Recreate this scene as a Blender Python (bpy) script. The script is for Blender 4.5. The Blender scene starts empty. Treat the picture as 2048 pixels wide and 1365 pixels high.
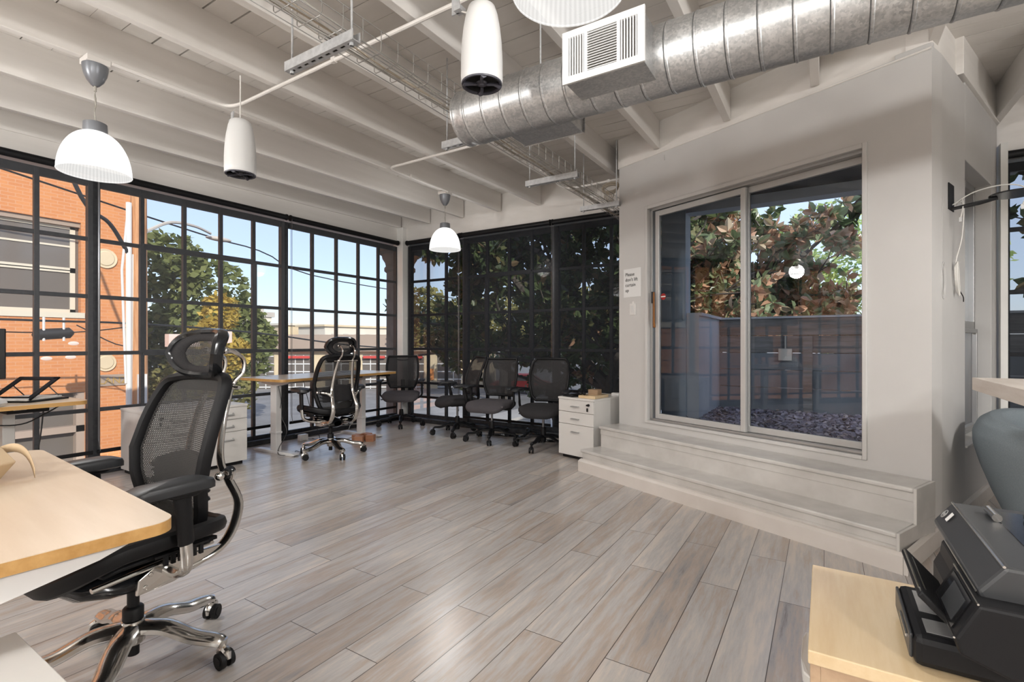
import bpy, bmesh, math, random
from mathutils import Vector, Matrix
R = math.radians
SC = bpy.context.scene
COL = SC.collection

# ------------------------------------------------------------------ camera, world, sun, exposure
cam_d = bpy.data.cameras.new('camera'); cam = bpy.data.objects.new('camera', cam_d); COL.objects.link(cam)
cam.location = (0, 0, 1.12); cam.rotation_euler = (R(90), 0, R(32.1))
cam_d.sensor_width = 36.0; cam_d.lens = 995.0 / 2048 * 36; cam_d.shift_y = 3.0 / 2048
cam_d.clip_start = 0.05; cam_d.clip_end = 300
SC.camera = cam
SC.view_settings.view_transform = 'Standard'; SC.view_settings.look = 'None'
SC.view_settings.exposure = 1.05; SC.view_settings.gamma = 1.0; SC.view_settings.use_curve_mapping = False
SC.cycles.use_denoising = True
SC.cycles.max_bounces = 8; SC.cycles.transparent_max_bounces = 24
SC.cycles.diffuse_bounces = 4; SC.cycles.glossy_bounces = 4
SC.cycles.caustics_reflective = False; SC.cycles.caustics_refractive = False
SC.cycles.sample_clamp_indirect = 6.0

W = bpy.data.worlds.new('world'); SC.world = W; W.use_nodes = True
wn = W.node_tree.nodes; wl = W.node_tree.links
bg = wn['Background']
sky = wn.new('ShaderNodeTexSky'); sky.sky_type = 'NISHITA'; sky.sun_disc = False
sky.sun_elevation = R(32); sky.sun_rotation = R(120); sky.air_density = 1.0; sky.dust_density = 0.5; sky.ozone_density = 3.0
hz = wn.new('ShaderNodeMix'); hz.data_type = 'RGBA'; hz.inputs[0].default_value = .62; hz.inputs[7].default_value = (3.5, 3.85, 4.9, 1)
wl.new(sky.outputs[0], hz.inputs[6]); wl.new(hz.outputs[2], bg.inputs[0]); bg.inputs[1].default_value = 0.145

SUN_DIR = Vector((0.80, -0.42, 0.46)).normalized()
sd = bpy.data.lights.new('sun', 'SUN'); sd.energy = 2.8; sd.angle = R(0.6); sd.color = (1.0, 0.93, 0.82)
so = bpy.data.objects.new('sun', sd); COL.objects.link(so); so.location = (30, -16, 20)
so.rotation_euler = SUN_DIR.to_track_quat('Z', 'Y').to_euler()

# ------------------------------------------------------------------ materials
MATS = {}
def mat(name, col=(.8, .8, .8), rough=.5, metal=0.0, spec=.5, coat=0.0):
    m = bpy.data.materials.new(name); m.use_nodes = True
    b = m.node_tree.nodes['Principled BSDF']
    b.inputs['Base Color'].default_value = (*col, 1); b.inputs['Roughness'].default_value = rough
    b.inputs['Metallic'].default_value = metal; b.inputs['Specular IOR Level'].default_value = spec
    b.inputs['Coat Weight'].default_value = coat
    MATS[name] = m; return m
def nt(m): return m.node_tree.nodes, m.node_tree.links, m.node_tree.nodes.get('Principled BSDF')
def coords(m, kind='Object', scale=(1, 1, 1), rot=(0, 0, 0)):
    n, l, _ = nt(m); tc = n.new('ShaderNodeTexCoord'); mp = n.new('ShaderNodeMapping')
    mp.inputs['Scale'].default_value = scale; mp.inputs['Rotation'].default_value = rot
    l.new(tc.outputs[kind], mp.inputs[0]); return mp.outputs[0]
def ramp(m, src, stops):
    n, l, _ = nt(m); r = n.new('ShaderNodeValToRGB')
    e = r.color_ramp.elements
    while len(e) < len(stops): e.new(.5)
    for i, (p, c) in enumerate(stops): e[i].position = p; e[i].color = (*c, 1)
    l.new(src, r.inputs[0]); return r.outputs[0]
def noise(m, vec, scale, detail=4, rough=.55):
    n, l, _ = nt(m); t = n.new('ShaderNodeTexNoise'); t.inputs['Scale'].default_value = scale
    t.inputs['Detail'].default_value = detail; t.inputs['Roughness'].default_value = rough
    l.new(vec, t.inputs['Vector']); return t.outputs[0]
def bump(m, src, strength=.2, dist=.01):
    n, l, b = nt(m); u = n.new('ShaderNodeBump'); u.inputs['Strength'].default_value = strength
    u.inputs['Distance'].default_value = dist; l.new(src, u.inputs['Height']); l.new(u.outputs[0], b.inputs['Normal'])
def var(name, c1, c2, scale, rough=.5, stretch=(1, 1, 1), metal=0, bmp=0, detail=4, spec=.5, lo=.35, hi=.65, bd=.005):
    m = mat(name, c1, rough, metal, spec); n, l, b = nt(m)
    v = coords(m, 'Object', stretch); t = noise(m, v, scale, detail)
    l.new(ramp(m, t, [(lo, c1), (hi, c2)]), b.inputs['Base Color'])
    if bmp: bump(m, t, bmp, bd)
    return m

var('paint_white', (.70, .67, .63), (.77, .74, .705), 3, .55, (1, .25, 3), bmp=.25, detail=8, bd=.006)
var('paint_deck', (.64, .61, .57), (.72, .69, .655), 2.5, .6, (.3, 2, 1), bmp=.2, detail=8)
var('wall_grey', (.53, .52, .505), (.56, .55, .535), 2.0, .6, bmp=.05, detail=3)
var('column_white', (.70, .69, .66), (.78, .77, .74), 5, .5, (1, 1, .3), bmp=.3, detail=8)
m = var('step_paint', (.50, .485, .46), (.58, .565, .54), 6, .22, (1, 1, 1), bmp=.08, detail=8)
var('baseboard_paint', (.60, .56, .52), (.65, .61, .57), 4, .45, bmp=.05)
var('black_steel', (.012, .014, .018), (.03, .032, .036), 30, .45, bmp=.25, detail=6, bd=.002)
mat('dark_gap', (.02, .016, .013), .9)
mat('black_plastic', (.008, .008, .009), .48, spec=.25)
mat('black_gloss', (.012, .013, .015), .18)
mat('arm_pad', (.02, .021, .023), .42)
mat('rubber', (.02, .02, .02), .7)
mat('chrome', (.66, .645, .62), .16, 1.0)
mat('steel_dark', (.25, .25, .26), .3, 1.0)
var('galv_strut', (.50, .51, .52), (.62, .63, .64), 40, .5, metal=.6)
mat('wire_grey', (.42, .41, .39), .4, .8)
mat('cable_grey', (.40, .38, .34), .55)
mat('cable_black', (.015, .015, .016), .5)
mat('cable_white', (.72, .70, .66), .5)
mat('cable_tan', (.42, .36, .28), .6)
mat('laminate_white', (.66, .645, .62), .35)
mat('desk_leg_white', (.62, .61, .60), .35)
mat('metal_grey_leg', (.50, .49, .47), .4)
mat('speaker_white', (.66, .66, .65), .38)
mat('grey_plastic', (.20, .21, .225), .35)
mat('printer_grey', (.042, .044, .047), .34)
var('fence_reflect_dark', (.17, .21, .26), (.23, .27, .32), 1, .7)  # lower fence planks, darkened for the room's dark reflection in the door glass
mat('speaker_frame', (.045, .045, .06), .45)
mat('lamp_grey', (.20, .21, .23), .33, .3)
mat('sash_grey', (.40, .40, .395), .35, .6)
mat('sash_light', (.50, .50, .49), .35, .2)
mat('paper', (.74, .74, .73), .7)
mat('ink', (.02, .02, .02), .7)
mat('card_brown', (.30, .20, .12), .7)
mat('kraft', (.50, .37, .23), .7)
mat('screen_black', (.008, .008, .009), .15)
mat('red_sign', (.30, .015, .015), .4)
mat('outlet_white', (.70, .69, .67), .35)
mat('brown_handle', (.32, .13, .035), .4)
var('copper_wood', (.33, .14, .07), (.42, .20, .11), 8, .5, (1, 1, 6))
var('seat_black', (.010, .009, .011), (.018, .017, .018), 200, .85, bmp=.2, bd=.001)
var('seat_grey', (.05, .045, .05), (.07, .063, .068), 200, .9, bmp=.2, bd=.001)
var('chair_blue', (.19, .225, .25), (.24, .28, .305), 260, .9, bmp=.25, bd=.002)
var('bag_plastic', (.55, .53, .50), (.66, .64, .61), 8, .25)
var('chair_cardboard', (.30, .2, .12), (.36, .25, .15), 5, .8)

def wood(name, c1, c2, axis, rough=.35, coat=.35):
    st = [(9, 9, 9)]; s = [7, 7, 7]; s[axis] = .7
    m = mat(name, c1, rough, coat=coat); n, l, b = nt(m); v = coords(m, 'Object', tuple(s))
    t = noise(m, v, 3.5, 8, .65); l.new(ramp(m, t, [(.35, c1), (.65, c2)]), b.inputs['Base Color'])
    b.inputs['Coat Roughness'].default_value = .22
    return m
wood('desk_wood', (.57, .46, .34), (.62, .51, .39), 0)
wood('desk_wood_y', (.57, .46, .34), (.62, .51, .39), 1)
wood('edge_wood', (.38, .20, .055), (.50, .29, .10), 0, .5, 0)
wood('edge_wood_y', (.38, .20, .055), (.50, .29, .10), 1, .5, 0)
wood('cabinet_wood', (.62, .46, .27), (.69, .54, .34), 1, .25, .7)
wood('cabinet_front', (.40, .27, .17), (.48, .34, .22), 1, .5, 0)
wood('bar_wood', (.62, .55, .48), (.72, .66, .60), 1, .5, 0)
wood('fence_wood', (.15, .155, .165), (.27, .28, .295), 0, .7, 0)
wood('pole_wood', (.42, .20, .09), (.62, .33, .16), 2, .8, 0)

# floor: wide grey brown laminate planks running along Y
m = mat('floor_planks', (.4, .35, .3), .28, coat=.0); n, l, b = nt(m)
v = coords(m, 'Object', (1, 1, 1), (0, 0, R(90)))
br = n.new('ShaderNodeTexBrick'); l.new(v, br.inputs['Vector'])
br.inputs['Scale'].default_value = 1.0; br.inputs['Brick Width'].default_value = 1.22; br.inputs['Row Height'].default_value = .165
br.inputs['Mortar Size'].default_value = .0016; br.inputs['Mortar Smooth'].default_value = 0.1; br.offset = .37; br.offset_frequency = 2
br.inputs['Color1'].default_value = (0, 0, 0, 1); br.inputs['Color2'].default_value = (1, 1, 1, 1); br.inputs['Mortar'].default_value = (.5, .5, .5, 1)
vm = coords(m, 'Object', (1, 1, 1))
sep = n.new('ShaderNodeVectorMath'); sep.operation = 'MULTIPLY_ADD'
cmb = n.new('ShaderNodeCombineXYZ'); l.new(br.outputs['Color'], cmb.inputs[0]); l.new(br.outputs['Color'], cmb.inputs[1]); l.new(br.outputs['Color'], cmb.inputs[2])
sc1 = n.new('ShaderNodeVectorMath'); sc1.operation = 'MULTIPLY'; l.new(vm, sc1.inputs[0]); sc1.inputs[1].default_value = (7.5, .75, 1)
ad = n.new('ShaderNodeVectorMath'); ad.operation = 'MULTIPLY_ADD'; l.new(cmb.outputs[0], ad.inputs[0]); ad.inputs[1].default_value = (17, 23, 5); l.new(sc1.outputs[0], ad.inputs[2])
g1 = noise(m, ad.outputs[0], 1.1, 6, .6); g2 = noise(m, ad.outputs[0], 4.5, 8, .7)
mixg = n.new('ShaderNodeMath'); mixg.operation = 'MULTIPLY_ADD'; l.new(g2, mixg.inputs[0]); mixg.inputs[1].default_value = .62
sub = n.new('ShaderNodeMath'); sub.operation = 'MULTIPLY'; l.new(g1, sub.inputs[0]); sub.inputs[1].default_value = .45
l.new(sub.outputs[0], mixg.inputs[2])
ad2 = n.new('ShaderNodeMath'); ad2.operation = 'MULTIPLY_ADD'; l.new(br.outputs['Color'], ad2.inputs[0]); ad2.inputs[1].default_value = .14; l.new(mixg.outputs[0], ad2.inputs[2])
colr = ramp(m, ad2.outputs[0], [(.34, (.15, .125, .110)), (.46, (.31, .293, .285)), (.54, (.40, .33, .275)), (.62, (.42, .405, .395)), (.74, (.55, .49, .435))])
mx = n.new('ShaderNodeMix'); mx.data_type = 'RGBA'; l.new(br.outputs['Fac'], mx.inputs[0]); l.new(colr, mx.inputs[6]); mx.inputs[7].default_value = (.06, .045, .035, 1)
l.new(mx.outputs[2], b.inputs['Base Color']); bump(m, g2, .06, .002)
b.inputs['Specular IOR Level'].default_value = .8

# brick
m = mat('brick', (.5, .2, .1), .85); n, l, b = nt(m); v0 = coords(m, 'Object'); sx = n.new('ShaderNodeSeparateXYZ'); l.new(v0, sx.inputs[0])
ax = n.new('ShaderNodeMath'); ax.operation = 'ADD'; l.new(sx.outputs[0], ax.inputs[0]); l.new(sx.outputs[1], ax.inputs[1])
cx_ = n.new('ShaderNodeCombineXYZ'); l.new(ax.outputs[0], cx_.inputs[0]); l.new(sx.outputs[2], cx_.inputs[1]); v = cx_.outputs[0]
br = n.new('ShaderNodeTexBrick'); l.new(v, br.inputs['Vector']); br.inputs['Scale'].default_value = 1
br.inputs['Brick Width'].default_value = .22; br.inputs['Row Height'].default_value = .072; br.inputs['Mortar Size'].default_value = .006
br.inputs['Color1'].default_value = (.50, .17, .055, 1); br.inputs['Color2'].default_value = (.62, .25, .085, 1); br.inputs['Mortar'].default_value = (.58, .38, .26, 1)
nz = noise(m, coords(m, 'Object'), 1.3, 5)
mx = n.new('ShaderNodeMix'); mx.data_type = 'RGBA'; l.new(nz, mx.inputs[0]); l.new(br.outputs[0], mx.inputs[6]); mx.inputs[7].default_value = (.66, .28, .11, 1)
l.new(mx.outputs[2], b.inputs['Base Color'])

# galvanised spangle
def galv(name, base=.5):
    m = mat(name, (base,) * 3, .3, .85); n, l, b = nt(m); v = coords(m, 'Object')
    vo = n.new('ShaderNodeTexVoronoi'); vo.inputs['Scale'].default_value = 130; l.new(v, vo.inputs['Vector'])
    sp = n.new('ShaderNodeSeparateColor'); l.new(vo.outputs['Color'], sp.inputs[0])
    n2 = noise(m, v, 30, 3)
    mm = n.new('ShaderNodeMath'); mm.operation = 'MULTIPLY'; l.new(sp.outputs[0], mm.inputs[0]); l.new(n2, mm.inputs[1])
    l.new(ramp(m, mm.outputs[0], [(.05, (base * .86, base * .88, base * .89)), (.45, (base * 1.14, base * 1.14, base * 1.13))]), b.inputs['Base Color'])
    l.new(ramp(m, mm.outputs[0], [(.05, (.34,) * 3), (.45, (.46,) * 3)]), b.inputs['Roughness'])
    return m
galv('galvanised', .50)

def thin(name, trans, diff=None, gloss=0.0, rough=0.0, fac=.5):
    """see-through sheet: transparent colour, optional diffuse share, optional mirror share by fresnel"""
    m = bpy.data.materials.new(name); m.use_nodes = True; MATS[name] = m
    n = m.node_tree.nodes; l = m.node_tree.links; n.remove(n['Principled BSDF']); out = n['Material Output']
    tr = n.new('ShaderNodeBsdfTransparent'); tr.inputs[0].default_value = (*trans, 1); last = tr.outputs[0]
    if diff:
        d = n.new('ShaderNodeBsdfDiffuse'); d.inputs[0].default_value = (*diff, 1)
        mx = n.new('ShaderNodeMixShader'); mx.inputs[0].default_value = fac; l.new(last, mx.inputs[1]); l.new(d.outputs[0], mx.inputs[2]); last = mx.outputs[0]
    if gloss:
        fr = n.new('ShaderNodeFresnel'); fr.inputs[0].default_value = 1.5
        mu = n.new('ShaderNodeMath'); mu.operation = 'MULTIPLY'; mu.inputs[1].default_value = gloss; l.new(fr.outputs[0], mu.inputs[0])
        g = n.new('ShaderNodeBsdfGlossy'); g.inputs['Roughness'].default_value = rough
        mx = n.new('ShaderNodeMixShader'); l.new(mu.outputs[0], mx.inputs[0]); l.new(last, mx.inputs[1]); l.new(g.outputs[0], mx.inputs[2]); last = mx.outputs[0]
    l.new(last, out.inputs[0]); return m
thin('glass', (.93, .95, .96), None, .25)
thin('door_glass', (.88, .91, .95), None, 1.3)
thin('shade_cloth', (.98, .98, .98), (.15, .155, .165), 0, 0, .28)
thin('shade_cloth_less_lit', (.98, .98, .98), (.03, .032, .037), 0, 0, .52)  # same mesh cloth in a darker copy, for shades that get less light
thin('far_glass', (.5, .5, .5), (.12, .12, .12), 1.5, .02, .5)

def weave(name, col, su, sv, hole=.5, rough=.8):
    """open knit: holes by brick pattern over the uv map"""
    m = mat(name, col, rough); n, l, b = nt(m)
    tc = n.new('ShaderNodeTexCoord'); mp = n.new('ShaderNodeMapping'); mp.inputs['Scale'].default_value = (su, sv, 1); l.new(tc.outputs['UV'], mp.inputs[0])
    br = n.new('ShaderNodeTexBrick'); br.inputs['Scale'].default_value = 1; br.inputs['Brick Width'].default_value = 1; br.inputs['Row Height'].default_value = 1
    br.inputs['Mortar Size'].default_value = hole; br.inputs['Mortar Smooth'].default_value = .2; l.new(mp.outputs[0], br.inputs['Vector'])
    tr = n.new('ShaderNodeBsdfTransparent'); mx = n.new('ShaderNodeMixShader')
    l.new(br.outputs['Fac'], mx.inputs[0]); l.new(tr.outputs[0], mx.inputs[1]); l.new(b.outputs[0], mx.inputs[2])
    l.new(mx.outputs[0], n['Material Output'].inputs[0]); return m
weave('mesh_open', (.035, .034, .033), 125, 190, .33)
weave('mesh_task', (.018, .017, .018), 260, 260, .36)

# lamp shade: glowing ribbed acrylic
m = bpy.data.materials.new('shade_glow'); m.use_nodes = True; MATS['shade_glow'] = m; n = m.node_tree.nodes; l = m.node_tree.links
n.remove(n['Principled BSDF'])
em = n.new('ShaderNodeEmission'); em.inputs[0].default_value = (1, .985, .96, 1)
tc = n.new('ShaderNodeTexCoord'); sx = n.new('ShaderNodeSeparateXYZ'); l.new(tc.outputs['Object'], sx.inputs[0])
at = n.new('ShaderNodeMath'); at.operation = 'ARCTAN2'; l.new(sx.outputs[0], at.inputs[0]); l.new(sx.outputs[1], at.inputs[1])
mu = n.new('ShaderNodeMath'); mu.operation = 'MULTIPLY'; mu.inputs[1].default_value = 64; l.new(at.outputs[0], mu.inputs[0])
sn = n.new('ShaderNodeMath'); sn.operation = 'SINE'; l.new(mu.outputs[0], sn.inputs[0])
ma = n.new('ShaderNodeMath'); ma.operation = 'MULTIPLY_ADD'; ma.inputs[1].default_value = .045; ma.inputs[2].default_value = .53; l.new(sn.outputs[0], ma.inputs[0])
l.new(ma.outputs[0], em.inputs[1])
tl = n.new('ShaderNodeBsdfTranslucent'); tl.inputs[0].default_value = (.022, .022, .022, 1)
tr = n.new('ShaderNodeBsdfTransparent'); tr.inputs[0].default_value = (1, 1, 1, 1)
a2 = n.new('ShaderNodeAddShader'); l.new(tl.outputs[0], a2.inputs[0]); l.new(em.outputs[0], a2.inputs[1])
a3 = n.new('ShaderNodeMixShader'); a3.inputs[0].default_value = .28; l.new(a2.outputs[0], a3.inputs[1]); l.new(tr.outputs[0], a3.inputs[2])
l.new(a3.outputs[0], n['Material Output'].inputs[0])
thin('globe_glass', (1, 1, 1), (.8, .8, .8), 0, 0, .06)
m = mat('bulb_glow', (1, 1, 1)); b = nt(m)[2]; b.inputs['Emission Color'].default_value = (1, .96, .9, 1); b.inputs['Emission Strength'].default_value = 14

# outdoor stuff
var('asphalt', (.20, .195, .19), (.27, .262, .255), .8, .9)
var('concrete_out', (.50, .47, .44), (.60, .57, .53), .5, .9)
var('stucco_cream', (.62, .50, .33), (.70, .58, .40), .4, .9)
var('stucco_pale', (.68, .62, .52), (.74, .68, .58), .4, .9)
var('stone_grey', (.46, .42, .38), (.54, .50, .45), .6, .9)
var('roof_brown', (.36, .28, .22), (.42, .33, .27), .3, .9)
var('patio_plaster', (.52, .57, .63), (.60, .65, .71), 1, .8)
var('patio_blue', (.40, .49, .58), (.46, .55, .64), 1, .7)
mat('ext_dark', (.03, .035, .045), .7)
mat('ext_window', (.16, .14, .125), .12)
mat('cream_frame', (.66, .60, .48), .6)
mat('white_out', (.75, .75, .74), .6)
mat('white_conduit', (.80, .78, .74), .5)
mat('red_out', (.55, .06, .05), .6)
mat('green_out', (.05, .35, .28), .6)
mat('orange_out', (.75, .28, .08), .6)
mat('pink_out', (.78, .62, .55), .7)
mat('gold_letter', (.55, .36, .12), .5, .3)
var('column_ext', (.13, .125, .12), (.20, .19, .18), 6, .9, bmp=.4)
var('bark', (.075, .065, .055), (.13, .115, .10), 12, .9, bmp=.4)
var('bark_pale', (.30, .27, .25), (.38, .35, .32), 12, .9, bmp=.4)
var('planter_green', (.10, .14, .05), (.22, .26, .09), 2, .9)
def leafmat(name, stops, rough=.35, tl=.35):
    m = mat(name, stops[0][1], rough); n, l, b = nt(m)
    g = n.new('ShaderNodeNewGeometry'); c = ramp(m, g.outputs['Random Per Island'], stops)
    l.new(c, b.inputs['Base Color'])
    t = n.new('ShaderNodeBsdfTranslucent'); l.new(c, t.inputs[0]); mx = n.new('ShaderNodeMixShader'); mx.inputs[0].default_value = tl
    l.new(b.outputs[0], mx.inputs[1]); l.new(t.outputs[0], mx.inputs[2]); l.new(mx.outputs[0], n['Material Output'].inputs[0]); return m
leafmat('leaf_magnolia', [(.0, (.05, .08, .035)), (.4, (.10, .15, .06)), (.75, (.15, .20, .08)), (1, (.26, .18, .10))], .3)
leafmat('leaf_magnolia_red', [(.0, (.16, .22, .13)), (.35, (.30, .37, .20)), (.5, (.44, .26, .17)), (.8, (.56, .33, .21)), (1, (.68, .60, .44))], .3)
leafmat('leaf_tree', [(0, (.09, .11, .03)), (.5, (.17, .20, .06)), (1, (.27, .30, .11))], .7)
leafmat('leaf_yellow', [(0, (.40, .30, .05)), (1, (.70, .52, .12))], .7)
leafmat('leaf_bright', [(0, (.20, .32, .09)), (.5, (.38, .50, .17)), (1, (.60, .68, .30))], .7)
leafmat('leaf_olive', [(0, (.18, .18, .06)), (1, (.38, .34, .12))], .7)
leafmat('slate', [(0, (.10, .10, .14)), (.5, (.26, .25, .33)), (.9, (.42, .40, .48)), (1, (.60, .56, .55))], .5, 0)

# ------------------------------------------------------------------ mesh helpers
def I(): return bmesh.new()
def box(bm, x0, x1, y0, y1, z0, z1, M=None):
    vs = [bm.verts.new((x, y, z)) for z in (z0, z1) for y in (y0, y1) for x in (x0, x1)]
    for f in ((0, 2, 3, 1), (4, 5, 7, 6), (0, 1, 5, 4), (2, 6, 7, 3), (0, 4, 6, 2), (1, 3, 7, 5)):
        bm.faces.new([vs[i] for i in f])
    if M is not None:
        for v in vs: v.co = M @ v.co
    return vs
def RZ(x, y, z, deg): return Matrix.Translation((x, y, z)) @ Matrix.Rotation(R(deg), 4, 'Z')
def poly(bm, pts): return bm.faces.new([bm.verts.new(p) for p in pts])
def extr(bm, pts, d):
    """closed polygon pts (3d) extruded by vector d"""
    d = Vector(d); a = [bm.verts.new(p) for p in pts]; c = [bm.verts.new(Vector(p) + d) for p in pts]; k = len(pts)
    bm.faces.new(a); bm.faces.new(c[::-1])
    for i in range(k): bm.faces.new((a[i], c[i], c[(i + 1) % k], a[(i + 1) % k]))
def tube(bm, pts, r, n=8, cap=True, closed=False, flat=1.0, up=None):
    pts = [Vector(p) for p in pts]; K = len(pts)
    rs = r if isinstance(r, (list, tuple)) else [r] * K
    T = []
    for i in range(K):
        a = pts[i - 1] if (i > 0 or closed) else pts[i]; b2 = pts[(i + 1) % K] if (i < K - 1 or closed) else pts[i]
        t = b2 - a; T.append(t.normalized() if t.length > 1e-9 else Vector((0, 0, 1)))
    ref = Vector(up) if up else (Vector((0, 0, 1)) if abs(T[0].z) < .9 else Vector((1, 0, 0)))
    N = (ref - T[0] * ref.dot(T[0])).normalized(); rings = []
    for i in range(K):
        N = (N - T[i] * N.dot(T[i]))
        if up:
            u2 = Vector(up) - T[i] * Vector(up).dot(T[i])
            if u2.length > .05: N = u2
        N.normalize(); B = T[i].cross(N)
        rings.append([bm.verts.new(pts[i] + (N * math.cos(2 * math.pi * k / n) * flat + B * math.sin(2 * math.pi * k / n)) * rs[i]) for k in range(n)])
    for i in range(K if closed else K - 1):
        a, b2 = rings[i], rings[(i + 1) % K]
        for k in range(n): bm.faces.new((a[k], a[(k + 1) % n], b2[(k + 1) % n], b2[k]))
    if cap and not closed:
        bm.faces.new(rings[0][::-1]); bm.faces.new(rings[-1])
def lathe(bm, prof, n=32, c=(0, 0, 0), M=None, ribs=0, amp=0):
    rings = []
    for (r, z) in prof:
        if r < 1e-6: rings.append([bm.verts.new((c[0], c[1], c[2] + z))])
        else:
            ring = []
            for k in range(n):
                rr = r * (1 + (amp if (ribs and k % 2) else 0)); a = 2 * math.pi * k / n
                ring.append(bm.verts.new((c[0] + rr * math.cos(a), c[1] + rr * math.sin(a), c[2] + z)))
            rings.append(ring)
    if M is not None:
        for q in rings:
            for v in q: v.co = M @ v.co
    for a, b2 in zip(rings, rings[1:]):
        if len(a) == 1 and len(b2) == 1: continue
        for k in range(n):
            q = [a[0]] if len(a) == 1 else [a[k], a[(k + 1) % n]]
            p = [b2[0]] if len(b2) == 1 else [b2[(k + 1) % n], b2[k]]
            bm.faces.new(q + p)
def cyl(bm, p0, p1, r, n=12): tube(bm, [p0, p1], r, n)
def sphere(bm, c, r, n=12, s=(1, 1, 1)):
    lathe(bm, [(r * math.sin(math.pi * i / 8) if 0 < i < 8 else 0, -r * math.cos(math.pi * i / 8)) for i in range(9)], n,
          M=Matrix.Translation(c) @ Matrix.Diagonal((*s, 1)))
def surf(bm, nu, nv, f, uvs=(1, 1), close=False):
    uv = bm.loops.layers.uv.verify()
    g = [[bm.verts.new(f(i / nu, j / nv)) for i in range(nu + (0 if close else 1))] for j in range(nv + 1)]
    for j in range(nv):
        for i in range(nu):
            i2 = (i + 1) % nu if close else i + 1
            fc = bm.faces.new((g[j][i], g[j][i2], g[j + 1][i2], g[j + 1][i]))
            for lp, (a, b2) in zip(fc.loops, ((i, j), (i + 1, j), (i + 1, j + 1), (i, j + 1))): lp[uv].uv = (a / nu * uvs[0], b2 / nv * uvs[1])
    return g
def rrect(w, h, r, n=6, cx=0, cy=0):
    out = []
    for qx, qy, a0 in ((1, 1, 0), (-1, 1, 90), (-1, -1, 180), (1, -1, 270)):
        for k in range(n + 1):
            a = R(a0 + 90 * k / n); out.append((cx + qx * (w / 2 - r) + r * math.cos(a), cy + qy * (h / 2 - r) + r * math.sin(a)))
    return out
def obj(name, bm, mats, parent=None, smooth=True, bevel=0, angle=40, solid=0, sub=0):
    me = bpy.data.meshes.new(name)
    bmesh.ops.recalc_face_normals(bm, faces=bm.faces)
    bm.to_mesh(me); bm.free()
    for mm in ([mats] if isinstance(mats, str) else mats): me.materials.append(MATS[mm])
    if smooth:
        me.polygons.foreach_set('use_smooth', [True] * len(me.polygons)); me.set_sharp_from_angle(angle=R(angle))
    o = bpy.data.objects.new(name, me); COL.objects.link(o)
    if parent is not None: o.parent = parent
    if solid: s = o.modifiers.new('solid', 'SOLIDIFY'); s.thickness = solid; s.offset = 0
    if sub: s = o.modifiers.new('sub', 'SUBSURF'); s.levels = sub; s.render_levels = sub
    if bevel: s = o.modifiers.new('bevel', 'BEVEL'); s.width = bevel; s.segments = 2; s.limit_method = 'ANGLE'; s.angle_limit = R(40)
    return o
def empty(name, loc=(0, 0, 0), rz=0):
    o = bpy.data.objects.new(name, None); COL.objects.link(o); o.location = loc; o.rotation_euler = (0, 0, R(rz)); o.empty_display_size = .1; return o
def tag(o, label, cat, group=None, kind=None):
    o['label'] = label; o['category'] = cat
    if group: o['group'] = group
    if kind: o['kind'] = kind
    return o
def struct(o): o['kind'] = 'structure'; return o
def copy_tree(o, parent=None):
    c = o.copy(); COL.objects.link(c)
    if parent is not None: c.parent = parent
    for ch in [q for q in bpy.data.objects if q.parent == o]: copy_tree(ch, c)
    return c
def bez(p0, p1, p2, p3, n=12):
    p0, p1, p2, p3 = map(Vector, (p0, p1, p2, p3)); out = []
    for i in range(n + 1):
        t = i / n; out.append(p0 * (1 - t) ** 3 + p1 * 3 * t * (1 - t) ** 2 + p2 * 3 * t * t * (1 - t) + p3 * t ** 3)
    return out
def crv(pts, n=6):
    """catmull-rom through points"""
    P = [Vector(p) for p in pts]; P = [P[0] * 2 - P[1]] + P + [P[-1] * 2 - P[-2]]; out = []
    for i in range(1, len(P) - 2):
        for k in range(n):
            t = k / n; a, b2, c, d = P[i - 1], P[i], P[i + 1], P[i + 2]
            out.append(.5 * ((2 * b2) + (c - a) * t + (2 * a - 5 * b2 + 4 * c - d) * t * t + (3 * b2 - a - 3 * c + d) * t ** 3))
    out.append(P[-2]); return out
def text(name, s, size, M, mt, parent=None, depth=.0006, align='LEFT'):
    cu = bpy.data.curves.new(name, 'FONT'); cu.body = s; cu.size = size; cu.extrude = depth; cu.align_x = align; cu.space_line = 1.0
    t = bpy.data.objects.new(name + '_t', cu); COL.objects.link(t)
    dg = bpy.context.evaluated_depsgraph_get(); me = bpy.data.meshes.new_from_object(t.evaluated_get(dg)); bpy.data.objects.remove(t)
    me.name = name; me.materials.clear(); me.materials.append(MATS[mt]); me.transform(M)
    o = bpy.data.objects.new(name, me); COL.objects.link(o)
    if parent is not None: o.parent = parent
    return o
rnd = random.Random(7)
#PART2
# ================================================================== ROOM SHELL
def zb(y): return 2.72 + .0133 * y
MC = RZ(-1.612, 4.444, 0, -24.19)          # frame of the angled patio wall: x along it, +y outwards
MD = RZ(.496, 3.497, 0, 69.8)              # frame of the short return wall
bm = I(); box(bm, -5.5, 4.6, -4.6, 5.5, -.1, 0); struct(obj('floor', bm, 'floor_planks', smooth=False))

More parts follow.
